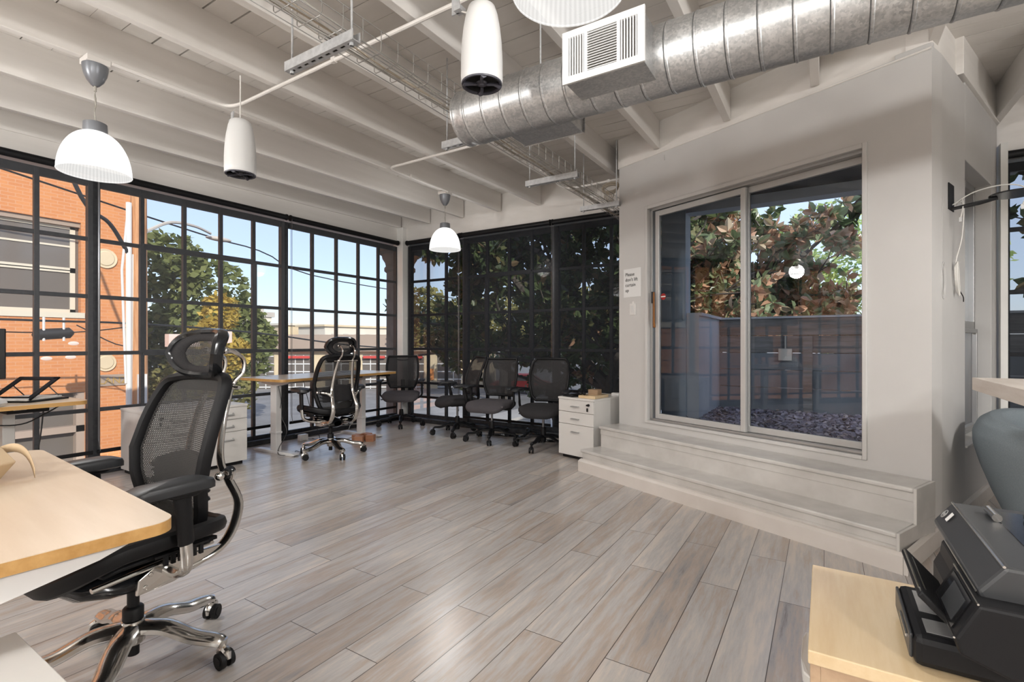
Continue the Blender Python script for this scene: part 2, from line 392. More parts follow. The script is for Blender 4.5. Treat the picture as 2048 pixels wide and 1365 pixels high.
# ceiling: deck boards across the joists, joists as its parts
bm = I(); y = -4.5
while y < 5.45:
    w = rnd.choice([.138, .142, .15, .145]); g = rnd.choice([.002, .003, .004, .006, .010]); y1 = min(y + w, 5.5)
    vs = box(bm, -5.5, 4.6, y, y1, 0, .022)
    for v in vs: v.co.z += zb(v.co.y) + .235
    y = y1 + g
ceil = struct(obj('ceiling', bm, 'paint_deck', smooth=False))
bm = I(); vs = box(bm, -5.6, 4.7, -4.7, 5.6, 0, .03)
for v in vs: v.co.z += zb(v.co.y) + .30
struct(obj('roof_backing', bm, 'dark_gap', ceil, smooth=False))
def ycl(x): return 4.444 - .449 * (x + 1.612)
JO = [(-4.68, 5.30, .02), (-4.09, 5.30, .012), (-3.49, 5.30, .010), (-2.91, 5.30, .003), (-2.32, 5.30, 0), (-1.737, 5.30, 0),
      (-1.19, None, 0), (-.59, None, 0), (-.025, None, 0), (.535, None, 0), (1.13, 5.30, 0), (1.72, 5.30, 0), (2.3, 5.3, 0), (2.9, 5.3, 0), (3.5, 5.3, 0), (4.1, 5.3, 0), (-5.24, 5.3, .005)]
for k, (xf, ye, sk) in enumerate(JO):
    yend = ye if ye is not None else (ycl(xf) + .01 if xf < .49 else 3.62)
    ys = -4.55 if xf < 1 or xf > 1.8 else (4.05 if xf < 1.5 else -4.55)
    bm = I(); vs = box(bm, xf - .05, xf, ys, yend, 0, .236)
    for v in vs:
        v.co.x -= sk * (5.3 - v.co.y); v.co.z += zb(v.co.y) + rnd.uniform(-.002, .002)
    struct(obj('joist', bm, 'paint_white', ceil, smooth=False, bevel=.003))
bm = I(); vs = box(bm, .62, 1.78, -.02, .05, 0, .24, None)                 # trimmer running over the return wall
for v in vs: v.co = MD @ Vector((v.co.x, v.co.y, v.co.z + 2.78))
struct(obj('joist', bm, 'paint_white', ceil, smooth=False, bevel=.003))

# header walls above the steel windows
bm = I()
box(bm, -5.52, -5.27, -4.6, 5.52, 2.55, 3.10); box(bm, -5.52, -5.34, -4.6, 5.52, -.1, .045)
box(bm, -5.54, -5.27, -4.6, -3.7, 0, 2.6)
struct(obj('wall_left', bm, 'paint_white', smooth=False))
bm = I()
box(bm, -5.52, -1.50, 5.33, 5.52, 2.55, 3.10); box(bm, 1.12, 4.6, 5.33, 5.52, 2.55, 3.10); box(bm, -5.5, -1.61, 5.40, 5.52, -.1, .045)
box(bm, 1.12, 4.6, 5.40, 5.52, -.1, .045); box(bm, 3.4, 4.6, 5.33, 5.52, 0, 2.6)
struct(obj('wall_far', bm, 'paint_white', smooth=False))
bm = I(); box(bm, 4.5, 4.7, -4.6, 5.5, 0, 3.1); struct(obj('wall_right', bm, 'wall_grey', smooth=False))
bm = I(); box(bm, -5.5, 4.6, -4.7, -4.5, 0, 3.1); struct(obj('wall_back', bm, 'wall_grey', smooth=False))
# corner pilaster
bm = I(); box(bm, -5.34, -5.16, 5.25, 5.40, 0, 2.79); tube(bm, [(-5.27, 5.262, .0), (-5.27, 5.262, 2.5)], .012, 6)
struct(obj('trim_1', bm, 'column_white', bevel=.006))
# dark curb under the windows, pipes on top of it
bm = I(); box(bm, -5.36, -5.21, -4.5, 5.30, 0, .055, None); struct(obj('baseboard_left', bm, 'black_steel', bevel=.006))
bm = I(); box(bm, -5.21, -1.62, 5.21, 5.42, 0, .055, None); struct(obj('baseboard_far', bm, 'black_steel', bevel=.006))

# angled wall with the sliding door
bm = I(); DX0, DX1, DZ0, DZ1 = .325, 2.0, .44, 2.30
box(bm, 0, DX0, 0, .16, 0, 2.735, MC); box(bm, DX1, 2.31, 0, .16, 0, 2.735, MC)
box(bm, DX0, DX1, 0, .16, 0, DZ0, MC); box(bm, DX0, DX1, 0, .16, DZ1, 2.735, MC)
box(bm, 0, .12, .12, .98, 0, 3.05, RZ(-1.612, 4.40, 0, 0))
struct(obj('wall_angled', bm, 'wall_grey', smooth=False))
bm = I(); box(bm, -.03, 2.308, .015, .14, 2.738, 3.06, MC); box(bm, .015, .62, .02, .12, 2.76, 3.06, MD)
tube(bm, [MC @ Vector((.0, -.004, 2.738)), MC @ Vector((2.31, -.004, 2.722))], .006, 6)
struct(obj('trim_2', bm, 'paint_white', smooth=False))
# return wall with the narrow window
bm = I(); s0, s1, q0, q1 = .765, 1.60, .45, 2.285
box(bm, .0125, s0, 0, .17, 0, 2.76, MD); box(bm, s1, 1.80, 0, .17, 0, 2.80, MD); box(bm, s0, s1, 0, .17, 0, q0, MD); box(bm, s0, s1, 0, .17, q1, 2.78, MD)
struct(obj('wall_return', bm, 'wall_grey', smooth=False, bevel=.004))
bm = I(); box(bm, s0 + .001, s1 - .001, -.012, .17, q0 - .004, q0 + .012, MD); struct(obj('trim_3', bm, 'column_white', bevel=.004))
# white corner bead where return wall meets the far windows
bm = I(); box(bm, 1.125, 1.165, 5.12, 5.34, 0, 2.62); struct(obj('trim_4', bm, 'column_white', smooth=False))

# steps up to the door
bm = I()
def stp(x0, x1, y0, y1, z0, z1): box(bm, x0, x1, y0, y1, z0, z1, MC)
stp(.012, 2.31, -.245, 0, 0, .345); stp(.015, 2.31, -.465, -.2, 0, .163)
stp(.012, 2.31, -.25, -.24, .295, .345); stp(.015, 2.31, -.47, -.46, .118, .163)
st = struct(obj('stair_step', bm, 'step_paint', smooth=False, bevel=.003))
for (y0, z) in ((-.262, .37), (-.480, .186)):
    bm = I(); box(bm, 0, 2.312, y0, (0 if z > .3 else -.2), z - .027, z, MC); struct(obj('tread', bm, 'step_paint', st, smooth=True, bevel=.008))
bm = I()
box(bm, 2.312, 2.326, -.485, 0.0, 0, .187, MC); box(bm, 2.3121, 2.3262, -.268, 0.0, .187, .371, MC)
struct(obj('side_panel', bm, 'step_paint', st, smooth=False, bevel=.002))
def basebd(bm, x0, x1, M, y=0, h=.105, t=.02):
    extr(bm, [M @ Vector((x0, y, 0)), M @ Vector((x0, y - t, 0)), M @ Vector((x0, y - t, h - .018)), M @ Vector((x0, y - t * .5, h - .004)), M @ Vector((x0, y, h))], (M.to_3x3() @ Vector((x1 - x0, 0, 0))))
bm = I(); basebd(bm, 0, 2.345, MC, -.465, .105, .04); struct(obj('baseboard_steps', bm, 'baseboard_paint', smooth=False))
bm = I(); basebd(bm, -.50, 1.75, MD, 0, .11, .018); struct(obj('baseboard_return', bm, 'baseboard_paint', smooth=False))

# ---------------------------------------------------------------- steel windows
ZB = [.06, .543, 1.028, 1.513, 2.0, 2.485]
def steel_window(idx, axis, c, vs, vent=None, zs=ZB):
    """vs: list of (position, width). axis 'x': window in plane x=c, bars spread along y."""
    bm = I(); d = .02
    def bar(a0, a1, z0, z1, dd=d):
        if axis == 'x': box(bm, c - dd, c + dd, a0, a1, z0, z1)
        else: box(bm, a0, a1, c - dd, c + dd, z0, z1)
    a, b2 = vs[0][0] , vs[-1][0]
    for i, (p, w) in enumerate(vs):
        bar(p - w / 2, p + w / 2, zs[0] - .04, zs[-1] + .03, d + (.012 if w > .05 else 0))
    for i, z in enumerate(zs):
        w = .034 if 0 < i < len(zs) - 1 else .07
        bar(a, b2, z - w / 2, z + w / 2, d * .8)
    for v in bm.verts:                                                       # old, thickly painted bars
        v.co += Vector((rnd.uniform(-.0012, .0012), rnd.uniform(-.0012, .0012), 0))
    root = struct(obj('window_%d' % idx, bm, 'black_steel', smooth=False, bevel=.004))
    if vent:
        p0, p1, z0, z1 = vent; bm = I(); w = .052
        for (q0, q1, r0, r1) in ((p0 - w * .5, p0 + w * .5, z0, z1), (p1 - w * .5, p1 + w * .5, z0, z1), (p0, p1, z0 - w * .5, z0 + w * .5), (p0, p1, z1 - w * .5, z1 + w * .5)):
            if axis == 'x': box(bm, c - .005, c + .032, q0, q1, r0, r1)
            else: box(bm, q0, q1, c - .032, c + .005, r0, r1)
        box(bm, c + .02, c + .05, (p0 + p1) / 2 - .03, (p0 + p1) / 2 + .03, z0 - .02, z0 + .0) if axis == 'x' else box(bm, (p0 + p1) / 2 - .03, (p0 + p1) / 2 + .03, c - .05, c - .02, z0 - .02, z0)
        struct(obj('vent_frame', bm, 'black_steel', root, smooth=False, bevel=.004))
    bm = I()
    if axis == 'x': poly(bm, [(c, a, zs[0]), (c, b2, zs[0]), (c, b2, zs[-1]), (c, a, zs[-1])])
    else: poly(bm, [(a, c, zs[0]), (b2, c, zs[0]), (b2, c, zs[-1]), (a, c, zs[-1])])
    struct(obj('glass', bm, 'glass', root, smooth=False))
    return root
t_, T_ = .034, .085
steel_window(1, 'x', -5.30, [(-.06, T_), (.29, t_), (.64, t_), (.99, t_), (1.338, t_), (1.70, T_)])
steel_window(2, 'x', -5.30, [(1.70, .03), (2.06, t_), (2.416, t_), (2.763, t_), (3.112, t_), (3.47, T_)], (2.06, 3.112, 1.028, 2.0))
steel_window(3, 'x', -5.30, [(3.47, .03), (3.85, t_), (4.203, t_), (4.559, t_), (4.912, t_), (5.262, .06)])
steel_window(4, 'x', -5.30, [(-3.6, .06), (-3.2, t_), (-2.8, t_), (-2.4, t_), (-2.0, T_), (-1.6, t_), (-1.2, t_), (-.8, t_), (-.4, t_), (-.06, .03)])
steel_window(5, 'y', 5.36, [(-5.10, .06), (-4.765, t_), (-4.435, t_), (-4.09, T_)])
steel_window(6, 'y', 5.36, [(-4.09, .03), (-3.74, t_), (-3.40, t_), (-3.065, t_), (-2.73, T_)], (-3.74, -3.065, 1.028, 2.0))
steel_window(7, 'y', 5.36, [(-2.73, .03), (-2.372, t_), (-2.035, t_), (-1.70, t_), (-1.60, .05)])
steel_window(8, 'y', 5.36, [(1.19, .07), (1.60, t_), (2.0, t_), (2.4, t_), (2.8, T_), (3.4, .07)])

# sliding patio door
root = empty('door_1'); root.matrix_world = MC; struct(root)
bm = I()                                                                    # casing
for (x0, x1, z0, z1) in ((DX0 - .012, DX0 + .018, DZ0 - .02, DZ1 + .012), (DX1 - .018, DX1 + .006, DZ0 - .02, DZ1 + .012), (DX0 + .018, DX1 - .018, DZ1 - .018, DZ1 + .012), (DX0 + .018, DX1 - .018, DZ0 - .02, DZ0 + .004)):
    box(bm, x0, x1, -.012, .05, z0, z1)
struct(obj('door_frame', bm, 'wall_grey', root, smooth=False, bevel=.003))
bm = I()
for (x0, x1, z0, z1) in ((.343, .372, .45, 2.282), (1.968, 1.984, .45, 2.282), (.343, 1.984, .446, .462), (.343, 1.984, 2.262, 2.284)):
    box(bm, x0, x1, .02, .12, z0, z1)
struct(obj('track', bm, 'sash_grey', root, smooth=False, bevel=.002))
def sash(name, x0, x1, z0, z1, y, w, wb, side_r):
    bm = I(); box(bm, x0, x0 + w, y, y + .03, z0, z1); box(bm, x1 - side_r, x1, y, y + .03, z0, z1)
    box(bm, x0 + w, x1 - side_r, y, y + .03, z0, z0 + wb); box(bm, x0 + w, x1 - side_r, y, y + .03, z1 - wb, z1)
    s = struct(obj(name, bm, 'sash_light', root, smooth=False, bevel=.003))
    bm = I(); poly(bm, [(x0 + w, y + .015, z0 + wb), (x1 - side_r, y + .015, z0 + wb), (x1 - side_r, y + .015, z1 - wb), (x0 + w, y + .015, z1 - wb)])
    struct(obj('glass', bm, 'door_glass', s, smooth=False)); return s
sl = sash('sliding_sash', .395, 1.222, .464, 2.255, .03, .04, .045, .04)
fx = sash('fixed_sash', 1.20, 1.984, .464, 2.262, .075, .022, .045, .012)
bm = I(); extr(bm, [(.372, .026, 1.25), (.400, .012, 1.25), (.410, -.012, 1.30), (.410, -.016, 1.50), (.400, .0, 1.555), (.372, .026, 1.555)], (0, .02, 0))
h = obj('handle', bm, 'brown_handle', sl, smooth=False, bevel=.003); h['kind'] = 'structure'
bm = I(); box(bm, .375, .392, .0, .03, 1.46, 1.56); struct(obj('latch', bm, 'black_steel', sl, smooth=False, bevel=.002))
# narrow window in the return wall: two stacked aluminium sashes
root = empty('window_9'); root.matrix_world = MD; struct(root)
bm = I()
for (a, b2, z0, z1) in ((s1 - .035, s1, q0 + .012, q1), (s0, s0 + .035, q0 + .012, q1), (s0, s1, q1 - .05, q1), (s0, s1, q0 + .012, q0 + .045), (s0, s1, 1.22, 1.275)):
    box(bm, a, b2, .09, .15, z0, z1)
for (a, b2, z0, z1) in ((s1 - .06, s1 - .035, q0 + .03, 1.22), (s0, s1 - .035, 1.19, 1.22), (s0, s1 - .035, q0 + .045, q0 + .075)):
    box(bm, a, b2, .07, .10, z0, z1)
f = struct(obj('window_frame', bm, 'sash_grey', root, smooth=False, bevel=.003))
bm = I(); poly(bm, [(s0, .12, q0), (s1, .12, q0), (s1, .12, q1), (s0, .12, q1)]); struct(obj('glass', bm, 'glass', root, smooth=False))
#PART3
# ================================================================== OUTSIDE
GZ = -2.6
bm = I(); box(bm, -120, -6.2, -60, 120, GZ - .2, GZ); box(bm, -6.2, 60, 5.9, 120, GZ - .2, GZ); struct(obj('street_ground', bm, 'asphalt', smooth=False))
bm = I(); box(bm, -14, -12.4, -30, 40, GZ, GZ + .14); box(bm, -8.2, -5.6, -30, 40, GZ, GZ + .12); struct(obj('street_pavement', bm, 'concrete_out', smooth=False))
# own building: podium under the room and the round corner column with its capital
bm = I(); box(bm, -5.62, 4.7, -4.8, 5.62, GZ, -.1); box(bm, -5.7, 4.7, -4.8, 5.70, -.14, -.02); struct(obj('podium', bm, 'stone_grey', smooth=False))
bm = I(); box(bm, -5.95, -5.53, -4.8, 6.0, 2.62, 2.74); box(bm, -5.95, 4.7, 5.53, 6.0, 2.62, 2.74); struct(obj('eave', bm, 'roof_brown', smooth=False))
bm = I(); pr = [(.0, 0), (.25, 0), (.25, .2), (.215, .26), (.205, 4.9), (.24, 4.93), (.24, 4.97), (.215, 5.0), (.23, 5.06), (.27, 5.12), (.28, 5.17), (.34, 5.2), (.34, 5.32), (0, 5.32)]
lathe(bm, [(r, z - 5.32 + 2.62 + 2.5) for r, z in pr], 20, (-5.62, 5.66, -2.5)); tag(obj('corner_column', bm, 'column_ext'), 'dark round stone column with a carved capital just outside the room corner', 'column')

# brick building across the street
bx = -14.0
br = empty('brick_building'); tag(br, 'orange brick building with a cream sash window across the street on the left', 'building')
def holes(x, ya, yb_, za, zb_, wins):
    """facade in plane x with rectangular openings"""
    bm = I(); ys = sorted({ya, yb_, *[w[0] for w in wins], *[w[1] for w in wins]}); zs = sorted({za, zb_, *[w[2] for w in wins], *[w[3] for w in wins]})
    for i in range(len(ys) - 1):
        for j in range(len(zs) - 1):
            cy, cz = (ys[i] + ys[i + 1]) / 2, (zs[j] + zs[j + 1]) / 2
            if any(w[0] < cy < w[1] and w[2] < cz < w[3] for w in wins): continue
            box(bm, x - .3, x, ys[i], ys[i + 1], zs[j], zs[j + 1])
    return bm
wins = [(1.3, 4.28, 1.76, 3.78), (-3.0, 0.0, 1.76, 3.78), (-7.5, -4.5, 1.76, 3.78), (1.6, 4.35, -2.6, .02), (-3.5, .3, -2.6, .02)]
bm = holes(bx, -16, 5.46, GZ, 7.5, wins); box(bm, bx - 9, bx - .3, 5.2, 5.46, GZ, 7.5)
obj('facade', bm, 'brick', br, smooth=False)
bm = I(); box(bm, bx - 9, bx - .32, -16, 5.2, GZ, 7.4); obj('interior_block', bm, 'ext_dark', br, smooth=False)
for (a, b2) in ((1.3, 4.28), (-3.0, 0.0)):
    bm = I(); box(bm, bx - .02, bx + .03, a - .06, b2 + .06, 1.66, 1.78); box(bm, bx - .22, bx - .1, a, a + .1, 1.78, 3.7)
    for (p, q) in ((a + .02, (a + b2) / 2 - .12), ((a + b2) / 2 + .12, b2 - .06)):
        for z0, z1 in ((1.78, 2.72), (2.70, 3.68)):
            box(bm, bx - .2, bx - .14, p, p + .09, z0, z1); box(bm, bx - .2, bx - .14, q - .09, q, z0, z1); box(bm, bx - .2, bx - .14, p, q, z0, z0 + .07); box(bm, bx - .2, bx - .14, p, q, z1 - .06, z1)
        box(bm, bx - .19, bx - .15, p, q, 3.22, 3.26)
    w = obj('window', bm, 'cream_frame', br, smooth=False)
    bm = I(); box(bm, bx - .2, bx - .17, a, b2, 1.78, 3.7); obj('pane', bm, 'ext_window', w, smooth=False)
    bm = I(); box(bm, bx - .15, bx - .08, (a + b2) / 2 - .12, (a + b2) / 2 + .12, 1.78, 3.78); box(bm, bx - .15, bx - .05, a, b2, 3.68, 3.80); obj('mullion', bm, 'roof_brown', w, smooth=False)
bm = I(); box(bm, bx - .25, bx - .2, 1.6, 4.35, -2.6, .02); obj('shop_window', bm, 'ext_window', br, smooth=False)
bm = I(); box(bm, bx - .2, bx - .02, 1.6, 4.35, -.86, -.72); box(bm, bx - .2, bx - .02, 2.9, 3.05, -2.6, .0); box(bm, bx - .2, bx - .02, 4.2, 4.35, -2.6, 0); box(bm, bx - .18, bx - .04, 1.6, 4.35, .0, .06); obj('shop_frame', bm, 'roof_brown', br, smooth=False)
for (yy, zz, r) in ((4.72, 3.05, .22), (4.72, .66, .20)):
    bm = I(); lathe(bm, [(0, .05), (r * .7, .05), (r * .8, .03), (r, .04), (r * 1.05, 0)], 20, M=Matrix.Translation((bx, yy, zz)) @ Matrix.Rotation(R(90), 4, 'Y')); obj('medallion', bm, 'stucco_cream', br)
bm = I(); box(bm, bx, bx + .03, 4.55, 5.46, .12, .38); obj('name_band', bm, 'roof_brown', br, smooth=False)
text('name_letters', 'LANZA', .22, Matrix.Translation((bx + .035, 4.58, .17)) @ Matrix.Rotation(R(90), 4, 'Z') @ Matrix.Rotation(R(90), 4, 'X'), 'gold_letter', br, .01)
for k, (yy, zz) in enumerate([(3.7, .78), (4.1, .80), (4.15, 1.10)]):
    bm = I(); lathe(bm, [(0, .008), (.06, .006), (.075, 0)], 12, M=Matrix.Translation((bx, yy, zz)) @ Matrix.Rotation(R(90), 4, 'Y') @ Matrix.Diagonal((.6, 1.3, 1, 1))); obj('plaster_patch', bm, 'pink_out', br)

# utility pole with a white conduit, arm lamp, cables
p = empty('utility_pole', (-10.54, 4.05, GZ)); tag(p, 'brown wooden utility pole with white conduit standing in front of the brick building', 'pole')
bm = I(); tube(bm, [(0, 0, 0), (0, 0, 9.5)], [.15, .11], 14); obj('shaft', bm, 'pole_wood', p)
bm = I(); tube(bm, [(.10, -.19, 0), (.10, -.19, 6.2)], .045, 8); tube(bm, [(.04, -.10, 0), (.04, -.10, 5.3)], .03, 8); tube(bm, [(.12, -.24, 3), (.12, -.30, 5.0), (.1, -.19, 6.2)], .02, 6); obj('conduit', bm, 'white_conduit', p)
bm = I(); tube(bm, crv([(.1, -.2, 5.3), (.2, -.5, 5.75), (.25, -.9, 6.1), (.3, -1.4, 7.5)]), .035, 6); obj('service_drop', bm, 'cable_black', p)
bm = I(); tube(bm, crv([(0, .1, 5.75), (-.2, .6, 6.05), (-.45, 1.15, 6.12), (-.7, 1.6, 6.08)]), .03, 6); sphere(bm, (-.85, 1.85, 6.02), .12, 10, (.7, 2.4, .45)); obj('lamp_arm', bm, 'stone_grey', p)
bm = I(); box(bm, .1, .16, -.07, .07, 2.55, 3.15); obj('warning_plate', bm, 'white_out', p, smooth=False)
w = empty('overhead_wires'); tag(w, 'black utility wires with a splice canister crossing in front of the brick facade', 'wires')
def wire(pts, r, nm='wire', mt='cable_black'):
    bm = I(); tube(bm, crv(pts, 5), r, 5); return obj(nm, bm, mt, w)
wire([(-12, -12, 1.9), (-12, -3, 1.62), (-12, 2.57, 1.52), (-11.8, 4.4, 1.50), (-12, 7, 1.37), (-13, 14, .9), (-15, 30, 1.3)], .022)
wire([(-12, -12, 1.7), (-12, 0, 1.38), (-12, 3.2, 1.3), (-11.2, 4.2, 1.42)], .012)
wire([(-12, 3.6, 1.45), (-11.7, 4.25, 1.05), (-11.3, 4.6, 1.35)], .012)
wire([(-11, -10, 6), (-13, 5, 4.0), (-15, 9, 4.0), (-16, 13, 3.5), (-18, 30, 3.6)], .02)
bm = I(); tube(bm, [(-12, 2.98, 1.24), (-12, 3.03, 1.26), (-12, 3.50, 1.30), (-12, 3.56, 1.30)], [.03, .10, .10, .03], 12); obj('splice_canister', bm, 'cable_black', w)
for yy in (3.12, 3.40): bm = I(); tube(bm, [(-11.95, yy, 1.15), (-11.95, yy, 1.58)], .02, 6); obj('hanger', bm, 'white_out', w)

# street signs and lamps between the trees
def leaf_cloud(bm, c, rad, n, size, rn, shape=1.0, dens=None):
    c = Vector(c)
    for _ in range(n):
        while True:
            v = Vector((rn.uniform(-1, 1), rn.uniform(-1, 1), rn.uniform(-1, 1)))
            if v.length < 1: break
        if dens and rn.random() > dens: v = v.normalized() * rn.uniform(.75, 1)
        p = c + Vector((v.x * rad[0], v.y * rad[1], v.z * rad[2]))
        s = size * rn.uniform(.6, 1.3); a = Vector((rn.gauss(0, 1), rn.gauss(0, 1), rn.gauss(0, .6))).normalized(); b2 = a.cross(Vector((rn.gauss(0, 1), rn.gauss(0, 1), rn.gauss(0, 1)))).normalized()
        bm.faces.new([bm.verts.new(p + a * s), bm.verts.new(p + b2 * s * .6), bm.verts.new(p - a * s), bm.verts.new(p - b2 * s * .6)])
def tree(name, label, x, y, h, blobs, leafm, trunk_r=.25, seed=1, base=GZ, size=.16, group=None, n=900, cat='tree', bark='bark'):
    t = empty(name, (x, y, base)); tag(t, label, cat, group); rn = random.Random(seed)
    bm = I(); tube(bm, crv([(0, 0, 0), (.05, .05, h * .3), (0, 0, h * .6)]), [trunk_r * (1 - .03 * i) for i in range(13)], 8)
    for (bx_, by_, bz_, *r) in blobs: tube(bm, crv([(0, 0, h * .35), (bx_ * .4, by_ * .4, (h * .4 + bz_) / 2), (bx_ * .9, by_ * .9, bz_)]), [trunk_r * .45 * (1 - .06 * i) for i in range(13)], 6)
    obj('trunk', bm, bark, t)
    bm = I()
    for (bx_, by_, bz_, rx, ry, rz_) in blobs: leaf_cloud(bm, (bx_, by_, bz_), (rx, ry, rz_), n, size, rn, dens=.4)
    obj('foliage', bm, leafm, t, smooth=False); return t
tree('street_tree', 'large dense green tree across the street, right of the utility pole', -21.5, 10.4, 8,
     [(0, -1.2, 6.6, 1.5, 1.4, 1.4), (0, .2, 5.6, 1.6, 1.8, 1.7), (0, 1.4, 4.4, 1.4, 1.3, 1.3), (.5, -.6, 4.0, 1.6, 1.9, 1.5), (.5, 1.0, 3.0, 1.4, 1.6, 1.3), (0, -1.6, 3.6, 1.2, 1.2, 1.3), (0, 2.3, 3.8, .9, .9, .9), (.5, -.6, 2.0, 1.4, 2.0, 1.0)], 'leaf_tree', .3, 3, n=1100, size=.17)
tree('yellow_tree', 'smaller tree with yellow leaves in front of the large green street tree', -15.2, 7.9, 5.2,
     [(0, 0, 4.6, .5, .55, .6), (0, -.3, 3.8, .55, .7, .6), (0, .4, 3.4, .5, .6, .5), (0, -.2, 2.7, .4, .5, .4)], 'leaf_yellow', .1, 5, n=420, size=.10)
tree('low_tree', 'short green tree below the large street tree beside the street signs', -15.7, 7.6, 3.6,
     [(0, -.2, 2.6, .9, 1.0, .9), (0, .9, 2.2, .7, .8, .8), (0, -.9, 2.3, .6, .7, .7)], 'leaf_olive', .1, 6, n=500, size=.11)
tree('corner_tree', 'tall olive green tree beyond the corner column, left part of the right windows', -27.5, 30.5, 9.5,
     [(0, 0, 6.4, 2.2, 2.4, 1.9), (.8, 1.5, 5.0, 2, 2, 2), (-.5, -1.3, 4.6, 1.6, 1.6, 1.5), (1.5, 3.2, 5.6, 2, 2.4, 2), (2, 6, 5, 2.4, 3, 2.4)], 'leaf_olive', .3, 8, n=900, size=.26)
tree('hedge_tree', 'broad olive tree along the far pavement seen through the first right window', -17, 26, 7.5,
     [(0, 0, 5.2, 2.4, 2.4, 1.7), (2.5, 1, 4.8, 2.4, 2.4, 1.9), (5, 2, 5.2, 2.4, 2.4, 1.9), (-2.2, -.3, 4, 1.5, 1.5, 1.4), (8, 3, 5.4, 3, 3, 2.4)], 'leaf_olive', .3, 9, n=900, size=.22)
tree('feather_tree', 'tall light green feathery tree behind the patio fence, upper right of the door glass', .1, 15.0, 7.4,
     [(0, 0, 6.3, 1.3, 1.0, 1.0), (.6, 0, 5.2, 1.7, 1.0, 1.0), (-.5, 0, 4.8, 1.3, .9, .9), (1.0, 0, 4.0, 1.6, 1.0, .9), (-1.4, -.3, 4.1, 1.0, .8, .6), (2.2, 0, 5.5, 1.2, 1, 1.5)], 'leaf_bright', .14, 11, n=800, size=.085, bark='bark_pale')
bm = I(); box(bm, -13.2, -13.0, 5.60, 6.28, 1.02, 1.32); tag(obj('street_sign', bm, 'pink_out', smooth=False), 'plain pale board hanging among the trees, left of the hexagonal one', 'sign')
bm = I(); extr(bm, [(-12.6, 6.25, 1.22), (-12.6, 6.42, 1.40), (-12.6, 6.85, 1.40), (-12.6, 6.85, 1.12), (-12.6, 6.42, 1.05)], (-.15, 0, 0)); tag(obj('street_sign', bm, 'pink_out', smooth=False), 'pale pointed board hanging among the yellow leaves', 'sign')

# distant buildings
def facade(name, label, x0, x1, y0, y1, z1, m_, roof=None, cat='building'):
    o = empty(name, (0, 0, 0)); tag(o, label, cat)
    bm = I(); box(bm, x0, x1, y0, y1, GZ, z1); obj('wall', bm, m_, o, smooth=False)
    if roof: bm = I(); box(bm, x0 - .3, x1 + .3, y0 - .3, y1 + .3, z1, z1 + roof[0]); obj('roof', bm, roof[1], o, smooth=False)
    return o
g = facade('office_tower', 'grey stone building with stepped cornice right of the large street tree', -64, -57.5, 30.5, 35.6, 3.6, 'stone_grey', (.6, 'stucco_pale'))
bm = I(); box(bm, -64.5, -57, 30, 36.2, 4.2, 4.8); box(bm, -63.5, -57.8, 31, 35.3, 4.8, 5.6); obj('cornice', bm, 'stone_grey', g, smooth=False)
bm = I(); box(bm, -57.4, -57.3, 32.4, 33.6, .5, 2.6); obj('window', bm, 'ext_window', g, smooth=False)
facade('cream_block', 'long cream coloured building on the horizon left of the pale one', -70, -64, 42, 52, 3.55, 'stucco_cream', (.3, 'stucco_pale'))
pb = facade('pale_block', 'pale yellow parapet building on the horizon behind the brown roof', -60, -54.5, 41.5, 54, 3.2, 'stucco_pale', (.25, 'stucco_cream'))
for k in range(6): bm = I(); box(bm, -54.5, -54.4, 42.5 + k * 1.9, 43.2 + k * 1.9, 1.6, 2.3); obj('window', bm, 'stone_grey', pb, smooth=False)
# low shop with brown mansard roof and roll-up doors: faces the camera
M = RZ(-34.3, 25.7, 0, 33); sh = empty('garage_shop'); sh.matrix_world = M; tag(sh, 'low shop with brown roof band and glazed roll-up doors across the street', 'building')
def sbox(nm, m_, *bs):
    bm = I()
    for q in bs: box(bm, *q)
    return obj(nm, bm, m_, sh, smooth=False)
sbox('wall', 'stucco_cream', (-9, 14, 0, 6, GZ, .5))
sbox('roof', 'roof_brown', (-9.3, 14.5, -.5, 6, .42, 1.75))
for k in range(6):
    x = -5.6 + k * 3.0
    d = sbox('roll_door', 'ext_window', (x, x + 1.9, -.06, 0, GZ, .15))
    bm = I()
    for j in range(5): box(bm, x, x + 1.9, -.1, -.05, GZ + .1 + j * .62, GZ + .18 + j * .62)
    box(bm, x + .6, x + .66, -.1, -.05, GZ, .1); box(bm, x + 1.25, x + 1.31, -.1, -.05, GZ, .1); obj('muntin', bm, 'white_out', d, smooth=False)
    if k in (1, 2, 3, 4): sbox('awning', 'red_out', (x + .1, x + 1.8, -.35, -.05, -.15, .05))
    sbox('sign_panel', 'orange_out' if k != 1 else 'green_out', (x - .7, x - .3, -.12, -.05, -1.9, -1.0))
for i, (px, py, a, colr) in enumerate(((-19, 31.5, 20, 'red_out'), (-4.2, 17, 0, 'white_out'))):
    c_ = empty('parked_car', (px, py, GZ), a); tag(c_, ('red car in the distance behind the magnolia', 'white car behind the magnolia trunk by the right window')[i], 'car')
    bm = I(); extr(bm, [(-2.2, -.85, .3), (-2.2, -.85, .8), (-1.3, -.85, .9), (-.7, -.85, 1.4), (.8, -.85, 1.4), (1.4, -.85, .95), (2.1, -.85, .8), (2.2, -.85, .3)], (0, 1.7, 0)); obj('body', bm, colr, c_, smooth=False, bevel=.08)
    bm = I(); box(bm, -.95, 1.0, -.87, .87, .95, 1.3); obj('side_glass', bm, 'ext_window', c_, smooth=False)
    for sx in (-1.35, 1.35):
        for sy in (-.8, .8):
            bm = I(); cyl(bm, (sx, sy - .1, .32), (sx, sy + .1, .32), .32, 16); obj('wheel', bm, 'rubber', c_)

